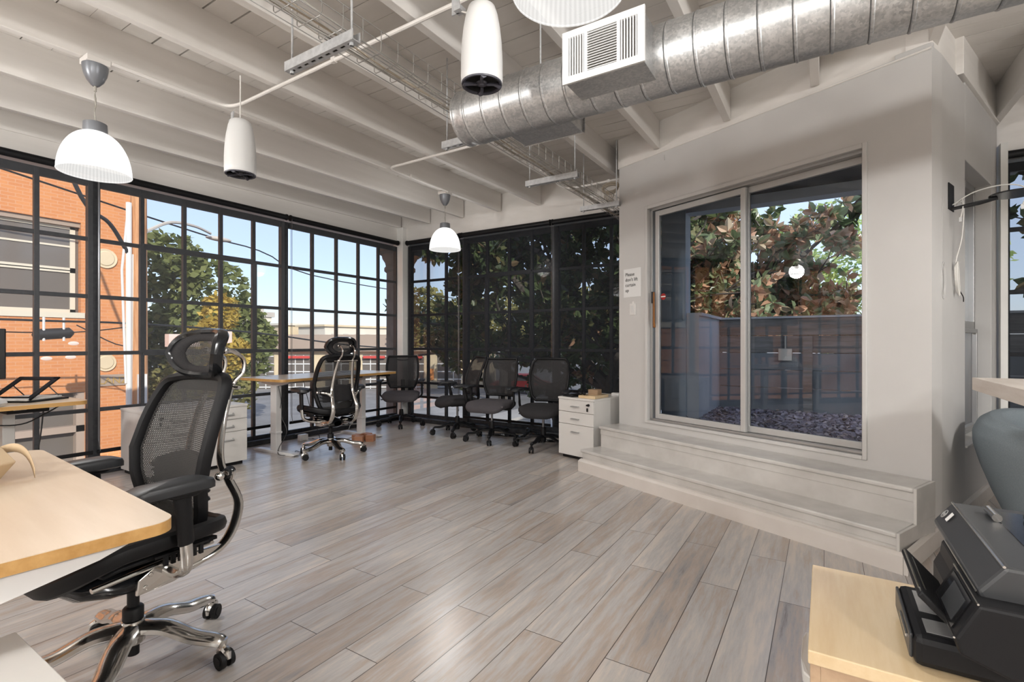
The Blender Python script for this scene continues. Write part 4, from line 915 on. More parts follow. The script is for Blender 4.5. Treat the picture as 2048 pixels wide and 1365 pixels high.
def ergo_chair(label, x, y, th, base_ang, seat_mat='mesh_open'):
    t = empty('ergonomic_chair', (x, y, 0), th); tag(t, label, 'chair', 'chrome and black mesh executive chairs')
    star_base(t, [base_ang + 72 * k - th for k in range(5)], .305, 'chrome', .02, .042, .135)
    bm = I(); lathe(bm, [(0, .085), (.030, .085), (.034, .09), (.036, .15), (.034, .165), (.028, .168), (0, .168)], 24); obj('hub', bm, 'chrome', t)
    bm = I(); lathe(bm, [(.031, .168), (.031, .205), (.027, .21), (.018, .212), (.018, .34)], 20); lathe(bm, [(0, .045), (.018, .045), (.018, .09)], 16); obj('gas_cylinder', bm, 'black_plastic', t)
    # mechanism under the seat
    bm = I(); secs = [(-.15, .04, .30, .35), (-.10, .09, .28, .365), (0, .115, .275, .375), (.10, .115, .285, .385), (.18, .10, .31, .39), (.22, .05, .345, .39)]
    surf(bm, 16, len(secs) - 1, lambda u, v: (secs[round(v * 5)][1] * math.cos(6.2832 * u), secs[round(v * 5)][0], (secs[round(v * 5)][2] + secs[round(v * 5)][3]) / 2 + (secs[round(v * 5)][3] - secs[round(v * 5)][2]) / 2 * math.sin(6.2832 * u)), close=True)
    obj('mechanism', bm, 'black_gloss', t)
    for s in (-1, 1):
        bm = I(); extr(bm, [(s * .118, .05, .295), (s * .122, -.06, .300), (s * .122, -.20, .335), (s * .122, -.235, .37), (s * .122, -.10, .375), (s * .118, .0, .37), (s * .118, .045, .345)], (s * .014, 0, 0)); [cyl(bm, (s * .13, yy, zz), (s * .136, yy, zz), .008, 14) for yy, zz in ((.025, .315), (.01, .352))]; obj('side_plate', bm, 'chrome', t, smooth=False, bevel=.004)
        bm = I(); tube(bm, [(s * .17, -.17, .405), (s * .178, .0, .398), (s * .178, .19, .385)], .011, 8, flat=.7); obj('seat_rail', bm, 'chrome', t)
    # seat: mesh over a curved rim with waterfall front
    def sz(yy): return .470 - .0 * yy - (1.55 * max(0, yy - .10) ** 2 if yy > .10 else 0) - .35 * max(0, -yy - .12) ** 2 + .03 * 0
    ol = rrect(.50, .50, .15, 8, 0, .03)
    smap = lambda px, py: Vector((px, py, sz(py) - .018 + .55 * px * px))
    bm = I(); tube(bm, [smap(a, b2) for a, b2 in ol], .019, 8, closed=True, flat=1.4, up=(0, 0, 1)); f = obj('seat_frame', bm, 'black_plastic', t)
    bm = I(); uv = bm.loops.layers.uv.verify(); n = len(ol); K = 8; rr_ = []
    for j in range(K + 1): rr_.append([(bm.verts.new(smap(a * j / K, .03 + (b2 - .03) * j / K) + Vector((0, 0, .018 - .02 * (1 - j / K)))), (a * j / K, b2 * j / K)) for a, b2 in ol] if j else [(bm.verts.new((0, .03, sz(.03) - .02)), (0, 0))])
    for j in range(K):
        for k in range(n):
            k2 = (k + 1) % n; q = [rr_[0][0], rr_[1][k], rr_[1][k2]] if j == 0 else [rr_[j][k], rr_[j + 1][k], rr_[j + 1][k2], rr_[j][k2]]
            fc = bm.faces.new([a[0] for a in q])
            for lp, a in zip(fc.loops, q): lp[uv].uv = a[1]
    obj('seat_mesh', bm, 'seat_black', t)
    bm = I(); surf(bm, 10, 8, lambda u, v: (-.20 + .40 * u, -.17 + .34 * v, sz(-.17 + .34 * v) - .042 - .012 * math.sin(math.pi * u))); obj('seat_pan', bm, 'black_plastic', t, solid=.012)
    for s in (-1, 1):
        bm = I(); [box(bm, s * .235 - .004, s * .235 + .006, -.10 + .022 * k, -.088 + .022 * k, .405, .435) for k in range(6)]; box(bm, s * .23, s * .24, -.12, .05, .436, .444); obj('seat_vent', bm, 'black_plastic', t, smooth=False)
    # backrest
    ctrl = [(-.145, .43), (-.165, .50), (-.150, .60), (-.155, .68), (-.180, .78), (-.215, .88), (-.248, .97), (-.260, 1.0)]
    def bp(s):
        q = max(0, min(.9999, s / .57)) * (len(ctrl) - 1); i = int(q); f_ = q - i
        return (ctrl[i][0] * (1 - f_) + ctrl[i + 1][0] * f_, ctrl[i][1] * (1 - f_) + ctrl[i + 1][1] * f_)
    cs = [bp(.57 * i / 24) for i in range(25)]
    def bps(s):
        q = max(0, min(23.999, s / .57 * 24)); i = int(q); f_ = q - i
        sm = lambda k: sum(cs[max(0, min(24, k + d))][0] for d in (-2, -1, 0, 1, 2)) / 5
        return (sm(i) * (1 - f_) + sm(i + 1) * f_, cs[i][1] * (1 - f_) + cs[i + 1][1] * f_)
    mp = lambda px, s: Vector((px, bps(s)[0] + 1.05 * px * px, bps(s)[1]))
    ol = outline(.175, .225, .205, .55, .1); fb = framed_mesh(t, 'back_frame', ol, mp, .0195, 'black_plastic', 'mesh_open', flat=1.25)
    bm = I(); surf(bm, 16, 6, lambda u, v: mp((-.19 + .38 * u) * (1 - .25 * (1 - v)), .455 + .075 * v) + Vector((0, -.008, 0))); obj('top_panel', bm, 'black_plastic', t, solid=.008)
    bm = I(); surf(bm, 16, 8, lambda u, v: mp(-.16 + .32 * u, .12 + .12 * v) + Vector((0, -.022 - .014 * math.sin(math.pi * u), .035 * math.sin(math.pi * u) * v))); obj('lumbar_pad', bm, 'seat_black', t, solid=.02, bevel=.004)
    for s in (-1, 1):
        bm = I(); [tube(bm, [(s * .13, -.18, .555 + dz), (s * .185, -.15, .565 + dz * 1.4)], .005, 6) for dz in (0, .022, .044)]; obj('lumbar_arm', bm, 'black_plastic', t)
        # chrome uprights
        P = crv([(s * .120, -.06, .325), (s * .125, -.20, .345), (s * .125, -.27, .40), (s * .122, -.300, .50), (s * .113, -.265, .60), (s * .105, -.240, .68), (s * .09, -.262, .82), (s * .072, -.305, .955)], 5); n_ = len(P)
        bm = I(); tube(bm, P, [.014 + .008 * math.sin(math.pi * min(1, i / n_ * 1.3)) for i in range(n_)], 10, flat=.7, up=(0, 1, 0)); obj('back_upright', bm, 'chrome', t)
        bm = I(); tube(bm, crv([(s * .118, -.27, .60), (s * .155, -.255, .635), (s * .19, -.225, .645), (s * .205, -.195, .645)]), [.013] * 10 + [.013] * 9, 10); sphere(bm, (s * .215, -.17, .645), .016); obj('side_bracket', bm, 'chrome', t)
        bm = I()
        for k in range(7): tube(bm, [(s * (.170 + .005 * k), -.238 + .006 * k, .645), (s * (.1725 + .005 * k), -.235 + .006 * k, .645)], .018, 12)
        obj('tension_spring', bm, 'black_plastic', t)
        # headrest arc
        bm = I(); tube(bm, crv([(s * .070, -.305, .935), (s * .068, -.318, .965), (s * .064, -.355, 1.00), (s * .062, -.360, 1.05), (s * .062, -.320, 1.085), (s * .062, -.285, 1.088)]), .0085, 8); sphere(bm, (s * .071, -.305, .948), .015); sphere(bm, (s * .062, -.285, 1.088), .014); obj('headrest_arm', bm, 'chrome', t)
        # armrests
        bm = I(); tube(bm, crv([(s * .09, -.05, .345), (s * .20, -.03, .355), (s * .275, -.02, .385), (s * .292, -.015, .43), (s * .295, -.01, .50)]), .019, 10, flat=.8); obj('arm_bracket', bm, 'chrome', t)
        bm = I(); tube(bm, [(s * .296, -.012, .475), (s * .297, -.005, .57), (s * .296, .0, .632)], [.026, .026, .028], 10, flat=.62, up=(1, 0, 0)); extr(bm, [(s * .296 - .026, -.075, .650), (s * .296 - .026, .075, .650), (s * .296 - .022, .03, .628), (s * .296 - .022, -.035, .628)], (.052, 0, 0)); obj('arm_post', bm, 'black_plastic', t, bevel=.004)
        bm = I(); ol2 = rrect(.098, .265, .045, 6, s * .294, .035)
        lay = [(0.86, .648), (1.0, .655), (1.0, .672), (.96, .682), (.80, .688), (0, .689)]; rg = []
        for q, z in lay: rg.append([bm.verts.new((s * .294 + (a - s * .294) * q, .035 + (b2 - .035) * q, z - .010 * ((b2 - .035) * q / .13) ** 2)) for a, b2 in ol2])
        for a, b2 in zip(rg, rg[1:]):
            for k in range(len(a)): bm.faces.new((a[k], a[(k + 1) % len(a)], b2[(k + 1) % len(a)], b2[k]))
        bm.faces.new(rg[0][::-1]); obj('arm_pad', bm, 'arm_pad', t)
    bm = I(); tube(bm, [(-.12, -.305, .945), (.12, -.305, .945)], .007, 8); obj('cross_bar', bm, 'chrome', t)
    # headrest
    hm = lambda px, s: Vector((px, -.238 - .06 * (s / .17 - .5) ** 2 + 2.2 * px * px - .18 * (s - .08), .995 + s))
    ol = outline(.115, .150, .132, .165, .1, 48)
    bm = I(); tube(bm, [hm(a, s) + Vector((0, -.010, 0)) for a, s in ol], .016, 8, closed=True, flat=1.5, up=(0, 1, 0)); hf = obj('headrest_frame', bm, 'black_gloss', t)
    bm = I(); uv = bm.loops.layers.uv.verify(); rg = []
    for q in (1.0, .8, .58): rg.append([(bm.verts.new(hm(a * q, .0825 + (s - .0825) * q) + Vector((0, .004, 0))), (a * q, s * q)) for a, s in ol])
    for a, b2 in zip(rg, rg[1:]):
        for k in range(48):
            k2 = (k + 1) % 48; bm.faces.new((a[k][0], a[k2][0], b2[k2][0], b2[k][0]))
    obj('headrest_pad', bm, 'seat_black', hf, solid=.006)
    bm = I(); uv = bm.loops.layers.uv.verify(); c0 = bm.verts.new(hm(0, .0825) + Vector((0, .004, 0)))
    ring = [(bm.verts.new(hm(a * .6, .0825 + (s - .0825) * .6) + Vector((0, .004, 0))), (a * .6, (s - .0825) * .6)) for a, s in ol]
    for k in range(48):
        fc = bm.faces.new((c0, ring[k][0], ring[(k + 1) % 48][0]))
        for lp, q in zip(fc.loops, ((0, 0), ring[k][1], ring[(k + 1) % 48][1])): lp[uv].uv = q
    obj('headrest_mesh', bm, 'mesh_open', hf)
    return t
ergo_chair('large black mesh and chrome swivel chair pulled up to the wooden desk in the foreground', -2.02, .76, 184, 33)
ergo_chair('black mesh and chrome swivel chair standing at the sit-stand desk by the windows', -4.18, 3.25, 79, -17)

def task_chair(label, x, y, th, style, seat_mat, base_ang, lean=0, group=None):
    t = empty('task_chair', (x, y, 0), th); tag(t, label, 'chair', 'black task chairs by the dark windows')
    star_base(t, [base_ang + 72 * k for k in range(5)], .29, 'black_plastic', .02, .027, .125)
    bm = I(); lathe(bm, [(0, .06), (.026, .06), (.030, .09), (.030, .16), (.026, .215), (.020, .22)], 20); obj('hub', bm, 'black_plastic', t)
    bm = I(); lathe(bm, [(.013, .20), (.013, .37)], 14); obj('gas_cylinder', bm, 'steel_dark', t)
    bm = I(); box(bm, -.07, .07, -.12, .10, .345, .385); tube(bm, crv([(.07, .03, .365), (.16, .03, .36), (.24, .02, .355)]), .007, 6); tube(bm, [(.22, .02, .357), (.27, .015, .352)], .013, 8, flat=.5); obj('mechanism', bm, 'black_plastic', t, bevel=.008)
    # cushion
    ol = rrect(.48, .47, .10 if style == 'square' else .16, 8, 0, .02)
    bm = I(); lay = [(.80, .375), (.96, .385), (1.0, .405), (1.0, .425), (.96, .445), (.84, .457), (.5, .460), (0.02, .458)]; rg = []
    for q, z in lay: rg.append([bm.verts.new((a * q, .02 + (b2 - .02) * q, z - (.045 * ((b2 - .13) / .12) ** 2 * (q ** 2) if b2 > .13 else 0))) for a, b2 in ol])
    for a, b2 in zip(rg, rg[1:]):
        for k in range(len(a)): bm.faces.new((a[k], a[(k + 1) % len(a)], b2[(k + 1) % len(a)], b2[k]))
    bm.faces.new(rg[0][::-1]); bm.faces.new(rg[-1]); obj('seat', bm, seat_mat, t, angle=60)
    # back
    bm = I(); tube(bm, crv([(0, -.05, .36), (0, -.22, .37), (0, -.275, .43), (0, -.275, .52), (0, -.27, .60)]), [.03] * 13 + [.028] * 12, 8, flat=.5, up=(0, 1, 0)); obj('back_upright', bm, 'black_plastic', t)
    if style == 'square':
        pts = [(-.165, .50), (.165, .50), (.19, .56), (.213, .66), (.215, .80), (.195, .925), (-.195, .925), (-.215, .80), (-.213, .66), (-.19, .56)]
    else:
        pts = [(-.15, .48), (.15, .48), (.19, .53), (.215, .66), (.222, .78), (.200, .90), (.165, .935), (-.165, .935), (-.200, .90), (-.222, .78), (-.215, .66), (-.19, .53)]
    yb = lambda z: -.225 - .32 * max(0, z - .62) ** 1.3 * (1.6 if style != 'square' else 1.0) - .02 * 0
    mp = lambda px, z: Vector((px, yb(z) + .9 * px * px, z))
    P = []
    for i in range(len(pts)):
        a, b2 = pts[i], pts[(i + 1) % len(pts)]
        for k in range(4): P.append((a[0] + (b2[0] - a[0]) * k / 4, a[1] + (b2[1] - a[1]) * k / 4))
    cy = .71
    bm = I(); tube(bm, [mp(a, s) for a, s in P], .0155, 8, closed=True, flat=1.0, up=(0, 1, 0)); f = obj('back_frame', bm, 'black_plastic', t)
    bm = I(); uv = bm.loops.layers.uv.verify(); K = 6; n = len(P); rg = []
    for j in range(K + 1): rg.append([(bm.verts.new(mp(a * j / K, cy + (s - cy) * j / K)), (a * j / K, (s - cy) * j / K)) for a, s in P] if j else [(bm.verts.new(mp(0, cy)), (0, 0))])
    for j in range(K):
        for k in range(n):
            k2 = (k + 1) % n; q = [rg[0][0], rg[1][k], rg[1][k2]] if j == 0 else [rg[j][k], rg[j + 1][k], rg[j + 1][k2], rg[j][k2]]
            fc = bm.faces.new([a[0] for a in q])
            for lp, a in zip(fc.loops, q): lp[uv].uv = a[1]
    obj('mesh_fabric', bm, 'mesh_task', f)
    if style == 'square':
        bm = I(); tube(bm, [mp(-.195 + .39 * i / 12, .915 - .045 * math.sin(math.pi * i / 12)) + Vector((0, -.012 - .02 * math.sin(math.pi * i / 12), 0)) for i in range(13)], .009, 6); obj('top_brace', bm, 'black_plastic', t)
    else:
        bm = I(); tube(bm, [mp(-.215 + .43 * i / 14, .76 - .10 * math.sin(math.pi * i / 14)) + Vector((0, -.014 - .02 * math.sin(math.pi * i / 14), 0)) for i in range(15)], .010, 6); tube(bm, [mp(0, .52) + Vector((0, -.03, 0)), mp(0, .66) + Vector((0, -.035, 0))], [.055, .035], 8, flat=.25, up=(0, 1, 0)); obj('back_brace', bm, 'black_plastic', t)
    for s in (-1, 1):
        if style == 'square':
            bm = I(); tube(bm, crv([(s * .12, .0, .365), (s * .22, .0, .37), (s * .272, -.005, .41), (s * .275, -.005, .48), (s * .275, 0, .60)]), .017, 8, flat=.7, up=(1, 0, 0)); obj('arm_post', bm, 'black_plastic', t)
        else:
            bm = I(); tube(bm, crv([(s * .12, -.02, .365), (s * .23, -.03, .38), (s * .268, -.02, .43), (s * .27, .0, .52), (s * .27, .02, .62)]), [.026] * 8 + [.022] * 9 + [.018] * 8, 8, flat=.55, up=(1, 0, 0)); obj('arm_post', bm, 'black_plastic', t)
        bm = I(); ol2 = rrect(.078, .24, .035, 5, s * .273, .03)
        rg = [[bm.verts.new((s * .273 + (a - s * .273) * q, .03 + (b2 - .03) * q, z - .012 * ((b2 - .03) / .12) ** 2)) for a, b2 in ol2] for q, z in ((.8, .605), (1, .612), (1, .622), (.85, .632), (0.02, .634))]
        for a, b2 in zip(rg, rg[1:]):
            for k in range(len(a)): bm.faces.new((a[k], a[(k + 1) % len(a)], b2[(k + 1) % len(a)], b2[k]))
        bm.faces.new(rg[0][::-1]); bm.faces.new(rg[-1]); obj('arm_pad', bm, 'arm_pad', t)
    return t
task_chair('grey seated mesh task chair standing alone in the corner by the white column', -4.84, 4.90, 220, 'square', 'seat_grey', 20)
task_chair('black task chair turned sideways, leftmost of the three crowded together', -3.80, 4.80, 148, 'round', 'seat_black', 5)
task_chair('mesh task chair with dark grey seat in the middle of the crowded three', -3.22, 4.70, 186, 'square', 'seat_grey', 40)
task_chair('black task chair with rounded back right beside the white drawer pedestal', -2.53, 4.66, 192, 'round', 'seat_black', 10)

# ---------------------------------------------------------------- desks
def sit_stand(label, x, y, rz, L, D, h, top, edge, feet=True, leg_mat='desk_leg_white', legx=None):
    """long side along local Y, centre of the top at x, y"""
    t = empty('sit_stand_desk', (x, y, 0), rz); tag(t, label, 'desk', None)
    ol = rrect(D, L, .05, 6); bm = I(); vs = []
    extr(bm, [(a, b2, h - .0015) for a, b2 in ol], (0, 0, .0015)); tp = obj('desktop', bm, top, t, smooth=False)
    bm = I(); extr(bm, [(a, b2, h - .026) for a, b2 in ol], (0, 0, .0244)); obj('edge_band', bm, edge, t, angle=30)
    for s in (-1, 1):
        yy = s * (L / 2 - .16) if legx is None else legx[0 if s < 0 else 1]
        bm = I(); box(bm, -.045, .045, yy - .03, yy + .03, .025, h - .06); box(bm, -.052, .052, yy - .036, yy + .036, .20, .22); obj('leg', bm, leg_mat, t, smooth=False, bevel=.003)
        bm = I(); extr(bm, [(-D / 2 + .06, yy - .035, .0), (D / 2 - .06, yy - .035, .0), (D / 2 - .02, yy - .035, .008), (D / 2 - .02, yy - .035, .018), (D / 2 - .06, yy - .035, .028), (-D / 2 + .06, yy - .035, .028), (-D / 2 + .02, yy - .035, .018), (-D / 2 + .02, yy - .035, .008)], (0, .07, 0)); obj('foot', bm, leg_mat, t, smooth=False, bevel=.004)
        bm = I(); extr(bm, [(-.26, yy - .03, h - .028), (-.22, yy - .03, h - .05), (-.045, yy - .03, h - .085), (.045, yy - .03, h - .085), (.22, yy - .03, h - .05), (.26, yy - .03, h - .028)], (0, .06, 0)); obj('side_bracket', bm, leg_mat, t, smooth=False)
    bm = I(); box(bm, -.05, -.01, -L / 2 + .16, L / 2 - .16, h - .075, h - .03); obj('cross_rail', bm, leg_mat, t, smooth=False)
    return t
d1 = sit_stand('wooden sit-stand desk with white legs in front of the tall windows', -4.74, 3.62, 3, 1.60, .68, .765, 'desk_wood_y', 'edge_wood_y', legx=(-.62, .53))
bm = I(); box(bm, .20, .33, .55, .68, .715, .738); obj('control_switch', bm, 'black_plastic', d1, smooth=False, bevel=.004)
bm = I(); box(bm, -.08, .06, .28, .50, .70, .735); obj('control_box', bm, 'black_plastic', d1, smooth=False, bevel=.006)
for yy in (-.55, .45):
    bm = I(); lathe(bm, [(0, .7655), (.03, .7655), (.03, .7665), (.036, .767)], 20, (-.22, yy, 0)); obj('grommet', bm, 'metal_grey_leg', d1)
d2 = sit_stand('wooden desk at the left edge holding the laptop stand and monitor', -4.43, .56, 2, 1.46, .70, .74, 'desk_wood_y', 'edge_wood_y', leg_mat='metal_grey_leg', legx=(-.5, .42))
bm = I(); box(bm, .0, .24, .36, .56, .68, .71); obj('control_box', bm, 'black_plastic', d2, smooth=False, bevel=.005)
# foreground desk: long side along X
t = empty('office_desk', (-1.80, .22, 0), -4.0); tag(t, 'wooden desk top with rounded corner in the left foreground', 'desk')
ol = rrect(1.19, .70, .045, 6); h = .74
bm = I(); extr(bm, [(a, b2, h - .0015) for a, b2 in ol], (0, 0, .0015)); obj('desktop', bm, 'desk_wood', t, smooth=False)
bm = I(); extr(bm, [(a, b2, h - .026) for a, b2 in ol], (0, 0, .0244)); obj('edge_band', bm, 'edge_wood', t, angle=30)
bm = I(); box(bm, -.50, .50, -.02, .02, h - .075, h - .03); obj('cross_rail', bm, 'desk_leg_white', t, smooth=False)
bm = I(); extr(bm, [(.54, .28, h - .028), (.54, .22, h - .05), (.54, .05, h - .085), (.54, -.05, h - .085), (.54, -.28, h - .05), (.54, -.3, h - .028)], (.035, 0, 0)); obj('side_bracket', bm, 'desk_leg_white', t, smooth=False)
for s in (-1, 1):
    bm = I(); box(bm, s * .46 - .03, s * .46 + .03, -.045, .045, .025, h - .06); obj('leg', bm, 'desk_leg_white', t, smooth=False, bevel=.003)
    bm = I(); box(bm, s * .46 - .035, s * .46 + .035, -.32, .32, .006, .028); obj('foot', bm, 'desk_leg_white', t, smooth=False, bevel=.008)
    bm = I(); cyl(bm, (s * .46, .29, 0), (s * .46, .29, .008), .018); obj('glider', bm, 'rubber', t)

# ---------------------------------------------------------------- pedestals
def pedestal(label, x, y, rz, w, d, h, lock=1, hs='bar'):
    """front looks along local -Y, x y at the middle of the front edge"""
    t = empty('drawer_pedestal', (x, y, 0), rz); tag(t, label, 'cabinet', 'white drawer pedestals')
    bm = I(); box(bm, -w / 2, w / 2, .018, d, .035, h - .02); obj('carcass', bm, 'laminate_white', t, smooth=False, bevel=.001)
    bm = I(); box(bm, -w / 2 - .004, w / 2 + .004, -.006, d + .004, h - .02, h); obj('top', bm, 'laminate_white', t, smooth=False, bevel=.0015)
    bm = I(); box(bm, -w / 2 + .02, w / 2 - .02, .04, d - .02, .0, .035); obj('plinth', bm, 'black_plastic', t, smooth=False)
    H = h - .02 - .035; z = h - .0225
    for k, f_ in enumerate((.22, .22, .56)):
        z0 = z - H * f_; bm = I(); box(bm, -w / 2, w / 2, 0, .017, z0 + .0045, z); dr = obj('drawer', bm, 'laminate_white', t, smooth=False, bevel=.001)
        zc = z - H * f_ * (.5 if k < 2 else .22); bm = I()
        if hs == 'bar': box(bm, -.045, .045, -.022, .0, zc - .003, zc + .003); box(bm, -.05, .05, -.022, -.018, zc - .009, zc + .003)
        else: tube(bm, [(-.06, 0, zc), (-.055, -.026, zc - .010), (.055, -.026, zc - .010), (.06, 0, zc)], .008, 8)
        obj('handle', bm, 'sash_light' if hs == 'bar' else 'sash_grey', dr, smooth=False)
        if k == 0:
            bm = I(); xx = lock * (w / 2 - .055); cyl(bm, (xx, 0, zc + .025), (xx, -.012, zc + .025), .012, 16); box(bm, xx - .010, xx + .014, -.028, -.012, zc + .018, zc + .032); box(bm, xx - .012, xx + .002, -.020, -.012, zc - .035, zc - .002); obj('lock_and_key', bm, 'black_plastic', dr, smooth=False)
        z = z0
    return t
pedestal('white drawer pedestal next to the angled wall with small brown boxes on top', -2.005, 4.335, -15, .425, .55, .592, 1)
pedestal('white drawer pedestal under the left windows, left of the pair, behind the big chair', -4.53, 2.025, 90, .378, .59, .555, -1, 'loop')
pedestal('white drawer pedestal under the left windows, right of the pair, next to the desk leg', -4.53, 2.412, 90, .378, .59, .555, -1, 'loop')
pedestal('white pedestal top at the bottom left corner beneath the foreground desk', -1.0925, .01, -90 + 180 + 90, .50, .50, .55, 1)
bpy.data.objects['drawer_pedestal.003'].location = (-1.095, .305, 0)

# small things on the far pedestal
MP = RZ(-2.005, 4.335, 0, -15)
def at(o, M): o.matrix_world = M; return o
bm = I(); box(bm, -.09, .09, -.13, .13, 0, .026); b1 = obj('wooden_box', bm, 'cabinet_wood', smooth=False, bevel=.002); at(b1, MP @ RZ(.09, .16, .592, 8)); tag(b1, 'flat wooden box lying on the white pedestal', 'box')
bm = I(); box(bm, -.05, .05, -.045, .045, 0, .048); b2_ = obj('cardboard_box', bm, 'card_brown', smooth=False, bevel=.002); at(b2_, MP @ RZ(.075, .20, .618, 12)); tag(b2_, 'small brown cardboard box on top of the flat wooden box', 'box')
bm = I(); sphere(bm, (0, 0, .016), .02, 10, (1, 1, .8)); sphere(bm, (.04, .01, .014), .015, 10); b3 = obj('black_clips', bm, 'black_plastic'); at(b3, MP @ RZ(.01, .06, .618, 0)); tag(b3, 'two small round black clips on the flat wooden box', 'clips')
bm = I(); box(bm, -.07, .07, -.10, .10, 0, .012); box(bm, -.05, .06, -.08, .08, .012, .022); b4 = obj('black_case', bm, 'black_plastic', bevel=.005); at(b4, MP @ RZ(-.105, .12, .592, -10)); tag(b4, 'flat black case on the left of the white pedestal', 'case')
bm = I(); box(bm, -.04, .04, -.03, .03, 0, .03); b5 = obj('power_adapter', bm, 'outlet_white', bevel=.006); at(b5, MP @ RZ(.15, .44, .592, 20)); tag(b5, 'pale power adapter at the back of the white pedestal', 'adapter')
bm = I(); [tube(bm, crv([(.02 * k - .1, .35 + .03 * k, .596), (-.02 + .04 * k, .45, .602), (.1, .40 + .04 * k, .597), (.17, .48, .598)]), .003, 5) for k in range(3)]
cb = obj('cable', bm, 'cable_grey'); at(cb, MP); tag(cb, 'loose grey cables behind the boxes on the white pedestal', 'cable')

# blocks beside the desk foot
for k, (x, y, z, a) in enumerate(((-4.50, 3.86, 0, 20), (-4.40, 3.80, 0, 38), (-4.36, 3.93, 0, 30), (-4.47, 3.97, 0, 5))):
    bm = I(); box(bm, -.045, .045, -.045, .045, 0, .075); o = obj('wooden_block', bm, 'copper_wood', smooth=False, bevel=.003); o.location = (x, y, z); o.rotation_euler = (0, 0, R(a))
    tag(o, ('leftmost brown wooden block beside the foot of the sit-stand desk', 'frontmost brown wooden block beside the foot of the sit-stand desk', 'rightmost brown wooden block beside the foot of the sit-stand desk', 'rearmost brown wooden block touching the sit-stand desk foot')[k], 'block', 'brown blocks on the floor')
# power strip, adapters and cords below the desk
t = empty('power_strip', (-5.05, 3.55, 0)); tag(t, 'white power adapter block standing on the floor against the dark curb', 'adapter')
bm = I(); box(bm, -.03, .03, -.05, .05, 0, .07); obj('housing', bm, 'outlet_white', t, smooth=False, bevel=.006)
bm = I(); tube(bm, crv([(0, .05, .02), (.05, .3, .008), (.02, .6, .02), (-.08, .75, .07), (-.1, .9, .06)]), .004, 5); obj('cord', bm, 'cable_white', t)
for lab, pts, m_ in (('black cord hanging from the desk down to the floor at the left of the chair', [(-4.66, 2.98, .74), (-4.62, 3.0, .55), (-4.68, 3.03, .40), (-4.60, 3.05, .22), (-4.66, 3.0, .05), (-4.55, 2.95, .006), (-4.45, 3.1, .006), (-4.60, 3.15, .006), (-4.40, 3.0, .006)], 'cable_black'),
                     ('black cord looping from the desk to the adapter on the floor', [(-4.70, 3.3, .74), (-4.55, 3.28, .45), (-4.52, 3.35, .20), (-4.62, 3.45, .03), (-4.75, 3.40, .006), (-4.70, 3.55, .006), (-4.98, 3.62, .02)], 'cable_black'),
                     ('grey cords along the dark curb below the desk', [(-5.12, 3.5, .07), (-5.10, 3.9, .09), (-5.13, 4.3, .065), (-5.08, 4.6, .07), (-5.12, 5.0, .07)], 'cable_grey'),
                     ('thin grey cord lying on the floor between the adapter and blocks', [(-4.98, 3.55, .01), (-4.75, 3.6, .005), (-4.68, 3.85, .005), (-4.85, 4.2, .005), (-5.0, 4.4, .01)], 'cable_grey')):
    bm = I(); tube(bm, crv(pts, 7), .0035, 5); tag(obj('cord', bm, m_), lab, 'cord')
for k, (x, y) in enumerate(((-5.28, 4.22), (-5.28, 4.32), (-5.28, 4.40))):
    bm = I(); box(bm, x, x + .05, y - .02, y + .02, .056, .11); tag(obj('plug', bm, 'outlet_white', smooth=False, bevel=.004), ('white plug adapter on the dark curb nearest the sit-stand desk leg', 'middle white plug adapter on the dark curb below the left windows', 'white plug adapter on the dark curb nearest the corner chair')[k], 'plug', 'white plug adapters on the curb')
bm = I(); tube(bm, crv([(-3.4, 4.95, .012), (-3.1, 5.02, .012), (-2.95, 4.92, .03), (-2.92, 5.05, .09), (-3.0, 5.12, .08), (-2.85, 5.1, .03), (-2.7, 4.95, .012), (-2.4, 5.05, .012)], 6), .016, 8); tag(obj('hose', bm, 'black_gloss'), 'looped black cable cover behind the chairs at the dark curb', 'cable')

# ---------------------------------------------------------------- things on the left desks
t = empty('laptop_stand', (-4.40, 1.06, .740), 30); tag(t, 'black open frame laptop stand on the left window desk', 'laptop stand')
bm = I(); box(bm, -.14, .14, -.10, .16, 0, .010); obj('base_plate', bm, 'black_plastic', t, smooth=False, bevel=.003)
bm = I(); Mq = Matrix.Translation((0, -.10, .012)) @ Matrix.Rotation(R(33), 4, 'X')
for q in ((-.14, -.105, 0, .24, 0, .012), (.105, .14, 0, .24, 0, .012), (-.14, .14, 0, .03, 0, .012), (-.14, .14, .21, .24, 0, .012)): box(bm, *q, Mq)
obj('tilted_frame', bm, 'black_plastic', t, smooth=False, bevel=.004)
bm = I(); [tube(bm, [(s * .12, .12, .01), (s * .12, .03, .10)], .004, 6) for s in (-1, 1)]; obj('support_rod', bm, 'steel_dark', t)
bm = I(); box(bm, -.11, .13, -.12, .12, 0, .016); o = obj('closed_laptop', bm, 'sash_light', smooth=False, bevel=.004); o.location = (-4.40, 1.06, .7515); o.rotation_euler = (0, 0, R(30)); tag(o, 'thin silver device lying inside the black laptop stand', 'laptop')
t = empty('monitor', (-4.80, .78, .740), 80); tag(t, 'black monitor cut off by the left edge of the picture', 'monitor')
bm = I(); box(bm, -.27, .27, -.012, .012, .13, .475); obj('screen', bm, 'screen_black', t, smooth=False, bevel=.006)
bm = I(); box(bm, -.03, .03, .0, .03, .0, .2); obj('stem', bm, 'black_plastic', t, smooth=False); bm = I(); box(bm, -.12, .12, -.08, .10, 0, .012); obj('foot', bm, 'black_plastic', t, smooth=False, bevel=.003)
bm = I(); rn = random.Random(2)
for k in range(5): tube(bm, crv([(-4.62 + rn.uniform(-.05, .05), .78 + rn.uniform(-.05, .05), .746 + .004 * k), (-4.5, .88, .78 + .02 * k), (-4.45 + .03 * k, .95, .75), (-4.55, 1.0, .755), (-4.62, .9, .75)]), .0032, 5)
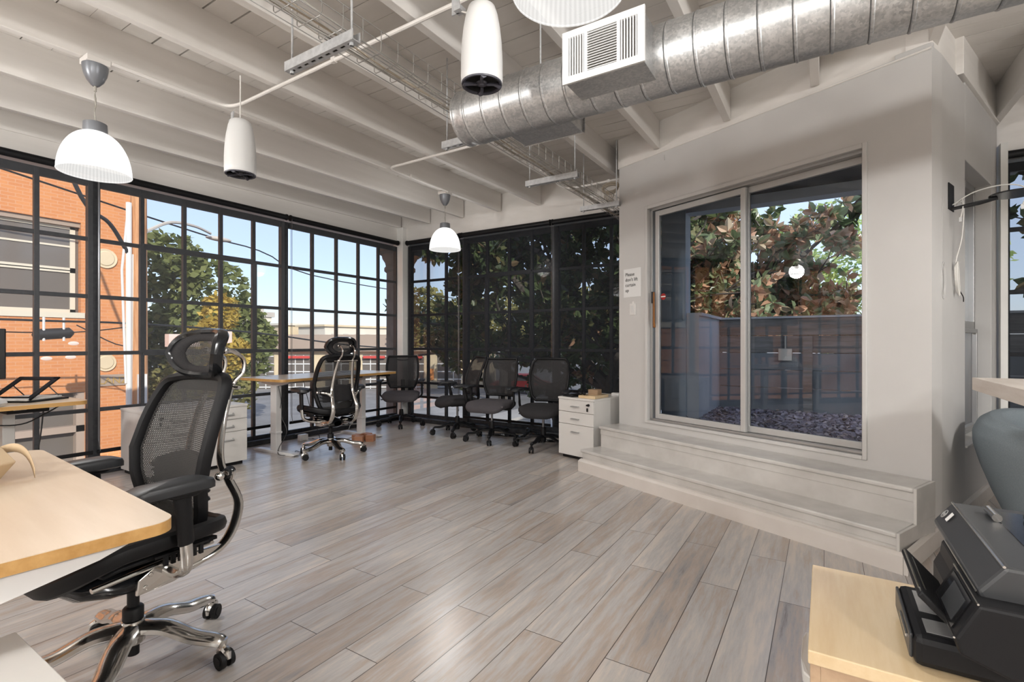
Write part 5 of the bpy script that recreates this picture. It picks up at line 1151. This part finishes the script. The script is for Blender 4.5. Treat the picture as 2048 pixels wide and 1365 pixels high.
tag(obj('cable_tangle', bm, 'cable_black'), 'tangle of black cables on the desk beside the laptop stand', 'cable')
for lab, pts in (('black cable hanging in a curve below the left window desk', [(-4.40, .6, .70), (-4.35, .85, .62), (-4.32, 1.02, .60), (-4.33, 1.15, .66), (-4.38, 1.25, .71)]), ('straight black cable dropping from the left window desk to the floor', [(-4.36, 1.14, .71), (-4.38, 1.12, .45), (-4.42, 1.08, .20), (-4.45, 1.05, .004)])):
    bm = I(); tube(bm, crv(pts, 6), .0045, 5); tag(obj('cable', bm, 'cable_black'), lab, 'cable')
# crumpled clear plastic bag on that desk
def blob(bm, w, d, h, seed, n=14, m_=8):
    rn = random.Random(seed); jit = {}
    def f(u, v):
        a = 2 * math.pi * u; k = (round(u * n) % n, round(v * m_)); j = jit.setdefault(k, rn.uniform(.75, 1.15)); s = math.sin(math.pi * (.08 + .5 * (1 - v) * .84 + .0)) if True else 1
        r = (1 - .65 * v ** 1.4) * j; return (w / 2 * math.cos(a) * r, d / 2 * math.sin(a) * r, h * v * (.85 + .15 * j) if v > 0 else 0)
    surf(bm, n, m_, f, close=True)
bm = I(); blob(bm, .30, .34, .16, 3); o = obj('plastic_bag', bm, 'bag_plastic', angle=20); o.location = (-4.16, .74, .741); tag(o, 'crumpled pale plastic bag on the left window desk', 'bag')
# kraft paper bag on the foreground desk
t = empty('paper_bag', (-1.925, .235, .7405), 30); tag(t, 'brown kraft paper bag with flat handle lying on the foreground desk', 'bag')
bm = I(); extr(bm, [(-.16, -.12, 0), (.10, -.12, 0), (.13, -.10, .05), (.06, -.08, .09), (-.16, -.08, .10)], (0, .26, 0)); obj('bag_body', bm, 'kraft', t, smooth=False, bevel=.004)
bm = I(); surf(bm, 16, 1, lambda u, v: (.0 + .17 * u, .18 + .04 * math.sin(u * 2.6) - .03 * u, .002 + .065 * math.sin(math.pi * (.12 + .88 * u)) + .024 * v)); obj('bag_handle', bm, 'kraft', t, solid=.0015)
bm = I(); surf(bm, 14, 1, lambda u, v: (-.10 + .12 * u, .14 + .02 * math.sin(u * 3), .05 + .07 * math.sin(math.pi * (.2 + .7 * u)) + .02 * v)); obj('bag_handle', bm, 'kraft', t, solid=.0015)

# ---------------------------------------------------------------- on the angled wall
sg = empty('paper_sign'); sg.matrix_world = MC; tag(sg, 'white paper notice taped to the angled wall beside the door', 'sign')
bm = I(); extr(bm, [(.059, -.002, 1.531), (.265, -.002, 1.530), (.265, -.002, 1.788), (.059, -.002, 1.788)], (0, -.0012, 0)); obj('sheet', bm, 'paper', sg, smooth=False)
for k, s in enumerate(('Please', "don't lift", 'curtain', 'up')):
    text('lettering', s, .044, Matrix.Translation((.080, -.0045, 1.722 - .0475 * k)) @ Matrix.Rotation(R(90), 4, 'X'), 'ink', sg, .0004)
sw = empty('light_switch'); sw.matrix_world = MC; tag(sw, 'white light switch plate below the paper notice', 'switch')
bm = I(); box(bm, .135, .203, -.007, -.0005, 1.368, 1.470); obj('plate', bm, 'outlet_white', sw, smooth=False, bevel=.002)
bm = I(); box(bm, .155, .183, -.011, -.007, 1.388, 1.452); obj('rocker', bm, 'speaker_white', sw, smooth=False, bevel=.001)
bm = I(); lathe(bm, [(0, .004), (.012, .003), (.014, 0)], 16, M=MC @ Matrix.Translation((.174, -.001, 1.478)) @ Matrix.Rotation(R(90), 4, 'X')); tag(obj('wall_button', bm, 'outlet_white'), 'tiny round white button above the light switch', 'button')
ss = empty('alarm_sticker'); ss.matrix_world = MC; tag(ss, 'red octagonal sticker on the left door pane', 'sticker')
bm = I(); extr(bm, [(.470 + .029 * math.cos(R(22.5 + 45 * k)), .044, 1.513 + .029 * math.sin(R(22.5 + 45 * k))) for k in range(8)], (0, -.001, 0)); obj('octagon', bm, 'red_sign', ss, smooth=False)
bm = I(); box(bm, .446, .494, .0425, .0429, 1.508, 1.518); obj('band', bm, 'paper', ss, smooth=False)
bm = I(); tube(bm, [MC @ Vector((.52, -.004, 2.70)), MC @ Vector((.52, -.004, 2.655))], .004, 6); tag(obj('wall_hook', bm, 'metal_grey_leg'), 'tiny metal hook high on the angled wall', 'hook')

# ---------------------------------------------------------------- bracket with cables on the return wall
bk = empty('wall_bracket'); bk.matrix_world = MD; tag(bk, 'black wall bracket with a round glass shelf plate beside the narrow window', 'bracket')
bm = I(); box(bm, .335, .455, -.006, -.0005, 1.90, 2.055); obj('back_plate', bm, 'black_plastic', bk, smooth=False, bevel=.001)
bm = I(); extr(bm, [(.365, -.006, 1.905), (.425, -.006, 1.905), (.44, -.12, 1.915), (.42, -.20, 1.925), (.37, -.20, 1.925), (.35, -.12, 1.915)], (0, 0, .005)); obj('arm', bm, 'black_plastic', bk, smooth=False)
bm = I(); lathe(bm, [(0, 0), (.105, 0), (.108, .004), (.105, .008), (0, .008)], 40, (.395, -.27, 1.932)); obj('round_plate', bm, 'black_gloss', bk)
def wcable(lab, pts, m_='cable_white', r=.0035, plug=True):
    t = empty('network_cable'); t.matrix_world = MD; tag(t, lab, 'cable')
    bm = I(); tube(bm, crv(pts, 6), r, 5); obj('cord', bm, m_, t)
    if plug:
        p = pts[-1]; bm = I(); box(bm, p[0] - .006, p[0] + .006, p[1] - .006, p[1] + .006, p[2] - .024, p[2] + .002); obj('plug', bm, 'glass' if False else 'sash_light', t, smooth=False)
wcable('pale network cable arching over the glass plate with its plug hanging free', [(.39, -.01, 1.93), (.42, -.10, 1.99), (.41, -.22, 2.0), (.40, -.30, 1.97), (.40, -.315, 1.92), (.395, -.30, 1.87)])
wcable('short pale network cable with plug hanging in front of the bracket', [(.42, -.02, 1.93), (.40, -.05, 1.955), (.37, -.06, 1.90), (.345, -.055, 1.84)])
wcable('long white cable hanging from the bracket to a bundled loop', [(.40, -.02, 1.94), (.43, -.05, 1.93), (.435, -.045, 1.75), (.435, -.02, 1.62), (.43, -.015, 1.56)], plug=False)
t = empty('cable_bundle'); t.matrix_world = MD; tag(t, 'tied bundle of white cable hanging against the return wall', 'cable')
for k in range(4):
    bm = I(); tube(bm, [(.43 + .02 * math.sin(a) + .10 * (1 - math.cos(a)) * .22, -.014 - .004 * k, 1.50 + (.075 + .008 * k) * math.cos(a)) for a in [2 * math.pi * i / 20 for i in range(20)]], .0032, 5, closed=True); obj('loop', bm, 'cable_white', t)
bm = I(); tube(bm, crv([(.45, -.015, 1.48), (.52, -.02, 1.43), (.60, -.02, 1.40), (.61, -.02, 1.37)]), .003, 5); obj('twist_tie', bm, 'black_plastic', t)
t = empty('cable_loop'); t.matrix_world = MD; tag(t, 'thin grey cable coiled in an oval on the return wall, left of the bundle', 'cable')
for k in range(3):
    bm = I(); tube(bm, [(.185 + .045 * math.sin(a), -.006 - .003 * k, 1.47 + (.085 + .010 * k) * math.cos(a)) for a in [2 * math.pi * i / 24 for i in range(24)]], .002, 5, closed=True); obj('loop', bm, 'wall_grey', t)
bm = I(); tube(bm, [(.185, -.004, 1.56), (.19, -.003, 1.80), (.21, -.003, 1.95)], .002, 5); obj('lead', bm, 'wall_grey', t)

# ---------------------------------------------------------------- right side: bar table, armchair, cabinet, printer
t = empty('bar_table', (.61, 1.2, 0)); tag(t, 'pale wooden bar table top entering from the right edge', 'table')
bm = I(); box(bm, 0, .75, -.2, 2.04, .89, .95); obj('table_top', bm, 'bar_wood', t, smooth=False, bevel=.002)
for (x, y) in ((.66, 1.9), (.66, -.1), (.1, -.1)):
    bm = I(); box(bm, x - .03, x + .03, y - .03, y + .03, 0, .89); obj('leg', bm, 'black_steel', t, smooth=False)
ac = empty('armchair', (1.16, 3.86, 0), 20); tag(ac, 'rounded blue grey fabric tub armchair by the right edge', 'armchair')
bm = I(); prof = [(0, .05), (.20, .05), (.245, .07), (.29, .14), (.345, .27), (.395, .42), (.425, .54), (.428, .62), (.40, .69), (.35, .727), (.30, .72), (.262, .68), (.245, .60), (.235, .52), (.215, .47), (0, .455)]
P = []
for i in range(len(prof) - 1):
    for k in range(3): f_ = k / 3; P.append((prof[i][0] * (1 - f_) + prof[i + 1][0] * f_, prof[i][1] * (1 - f_) + prof[i + 1][1] * f_))
lathe(bm, P + [prof[-1]], 56)
for v in bm.verts:
    a = math.atan2(v.co.y, v.co.x); f_ = .5 + .5 * math.cos(a + 1.3); v.co.z *= 1 - .18 * f_ * max(0, (v.co.z - .3) / .43)
obj('shell', bm, 'chair_blue', ac, sub=1)
bm = I(); lathe(bm, [(0, .44), (.20, .445), (.238, .47), (.240, .50), (.21, .52), (0, .525)], 40); obj('seat_cushion', bm, 'chair_blue', ac)
bm = I(); lathe(bm, [(0, 0), (.18, 0), (.19, .02), (.19, .055), (0, .055)], 32); obj('plinth', bm, 'black_plastic', ac)

t = empty('wooden_cabinet', (.24, 1.26, 0)); tag(t, 'light wood drawer cabinet under the printer', 'cabinet')
bm = I(); box(bm, -.245, .34, -.19, .19, .02, .535); obj('carcass', bm, 'cabinet_front', t, smooth=False)
bm = I(); box(bm, -.265, .35, -.206, .206, .535, .56); obj('top', bm, 'cabinet_wood', t, smooth=False, bevel=.002)
for k, (z0, z1) in enumerate(((.375, .53), (.20, .37), (.03, .195))):
    bm = I(); box(bm, -.262, -.245, -.19, .19, z0, z1); dr = obj('drawer', bm, 'cabinet_front', t, smooth=False, bevel=.001)
    bm = I(); extr(bm, [(-.262, -.13, (z0 + z1) / 2 - .008), (-.276, -.12, (z0 + z1) / 2 - .006), (-.280, -.08, (z0 + z1) / 2), (-.280, .0, (z0 + z1) / 2), (-.276, .04, (z0 + z1) / 2 - .006), (-.262, .05, (z0 + z1) / 2 - .008)], (0, 0, .022)); obj('handle', bm, 'metal_grey_leg', dr, smooth=False, bevel=.003)
# printer, front towards -X
pr = empty('printer', (0, 0, .5605)); tag(pr, 'black and grey all in one printer with open paper tray on the wooden cabinet', 'printer')
def pbox(nm, m_, *bs, par=None, bev=.004):
    bm = I()
    for b_ in bs: box(bm, *b_)
    return obj(nm, bm, m_, par or pr, smooth=False, bevel=bev)
bm = I(); extr(bm, [(.205, 1.105, .0), (.205, 1.105, .075), (.215, 1.10, .10), (.215, 1.075, .135), (.60, 1.075, .135), (.60, 1.105, 0)], (0, .33, 0)); obj('body', bm, 'black_plastic', pr, smooth=False, bevel=.006)
pbox('rear_column', 'printer_grey', (.235, .56, 1.30, 1.44, .06, .20))
bm = I(); extr(bm, [(.238, 1.06, .210), (.205, 1.06, .165), (.212, 1.06, .150), (.60, 1.06, .150), (.60, 1.06, .210)], (0, .375, 0)); lid = obj('scanner_lid', bm, 'printer_grey', pr, smooth=False, bevel=.006)
bm = I(); tube(bm, [(.2375, 1.062, .2095), (.2375, 1.433, .2095)], .0022, 6); tube(bm, [(.2045, 1.062, .165), (.2045, 1.30, .165)], .0015, 6); obj('edge_highlight', bm, 'chrome', lid)  # chrome lines standing in for the highlights along the lid edges
pbox('feeder_recess', 'screen_black', (.29, .60, 1.08, 1.40, .2095, .2112), par=lid, bev=0)
pbox('feeder_tray', 'printer_grey', (.33, .60, 1.10, 1.36, .2112, .225), par=lid)
bm = I(); tube(bm, [(.285, 1.32, .218), (.285, 1.38, .218)], .008, 10); obj('roller', bm, 'chrome', lid)
# badge: ring with two letters, and the paper sticker, both on the sloping lid front
Ms = Matrix.Translation((.2215, 1.40, .190)) @ Matrix.Rotation(R(-90), 4, 'Z') @ Matrix.Rotation(R(53.7), 4, 'X') @ Matrix.Translation((0, 0, .0022))
bm = I(); lathe(bm, [(.0085, 0), (.0085, .001), (.0100, .001), (.0100, 0)], 28, M=Ms); bd = obj('round_badge', bm, 'sash_light', lid)
text('badge_letters', 'hp', .014, Ms @ Matrix.Translation((-.0068, -.0038, .0004)), 'sash_light', bd, .0003)
bm = I(); box(bm, -.008, .008, -.010, .010, 0, .0006, Ms @ Matrix.Translation((.034, .004, 0))); obj('paper_sticker', bm, 'paper', lid, smooth=False)
# control panel
bm = I(); extr(bm, [(.200, 1.02, .158), (.172, 1.02, .100), (.178, 1.02, .075), (.235, 1.02, .055), (.30, 1.02, .06), (.30, 1.02, .158)], (0, .17, 0)); cp = obj('control_panel', bm, 'black_plastic', pr, smooth=False, bevel=.005)
Mp = Matrix.Translation((.186, 1.105, .129)) @ Matrix.Rotation(R(-90), 4, 'Z') @ Matrix.Rotation(R(64.2), 4, 'X') @ Matrix.Translation((0, 0, .0012))
bm = I(); box(bm, -.062, .06, -.028, .026, -.002, .0012, Mp); obj('panel_glass', bm, 'screen_black', cp, smooth=False)
bm = I(); box(bm, -.035, .045, -.022, .018, .0012, .0018, Mp); obj('display', bm, 'printer_grey', cp, smooth=False)
bm = I(); tube(bm, [(.1995, 1.022, .1585), (.1995, 1.188, .1585)], .0016, 6); tube(bm, [(.1715, 1.022, .100), (.1715, 1.188, .100)], .0016, 6); obj('edge_highlight', bm, 'chrome', cp)  # thin chrome lines put in as highlights on the panel edges
# output flap and cassette
bm = I(); extr(bm, [(.134, 1.085, .128), (.190, 1.085, .072), (.196, 1.085, .080), (.141, 1.085, .137)], (0, .215, 0)); fl = obj('output_flap', bm, 'black_plastic', pr, smooth=False, bevel=.003)
bm = I(); tube(bm, [(.139, 1.10, .1365), (.139, 1.285, .1365)], .0018, 6); tube(bm, [(.150, 1.12, .127), (.150, 1.275, .127)], .0015, 6); obj('guide_rail', bm, 'chrome', fl)
bm = I(); box(bm, .130, .36, 1.088, 1.31, .004, .058); cs_ = obj('paper_cassette', bm, 'black_plastic', pr, smooth=False, bevel=.012)
pbox('cassette_front', 'printer_grey', (.1255, .131, 1.10, 1.30, .012, .054), par=cs_)
pbox('paper_guide', 'sash_grey', (.15, .20, 1.11, 1.16, .058, .0595), (.15, .20, 1.19, 1.28, .058, .0595), par=cs_, bev=0)
bm = I(); tube(bm, [(.1245, 1.12, .040), (.1245, 1.21, .040)], .003, 8); obj('pull_edge', bm, 'chrome', cs_)
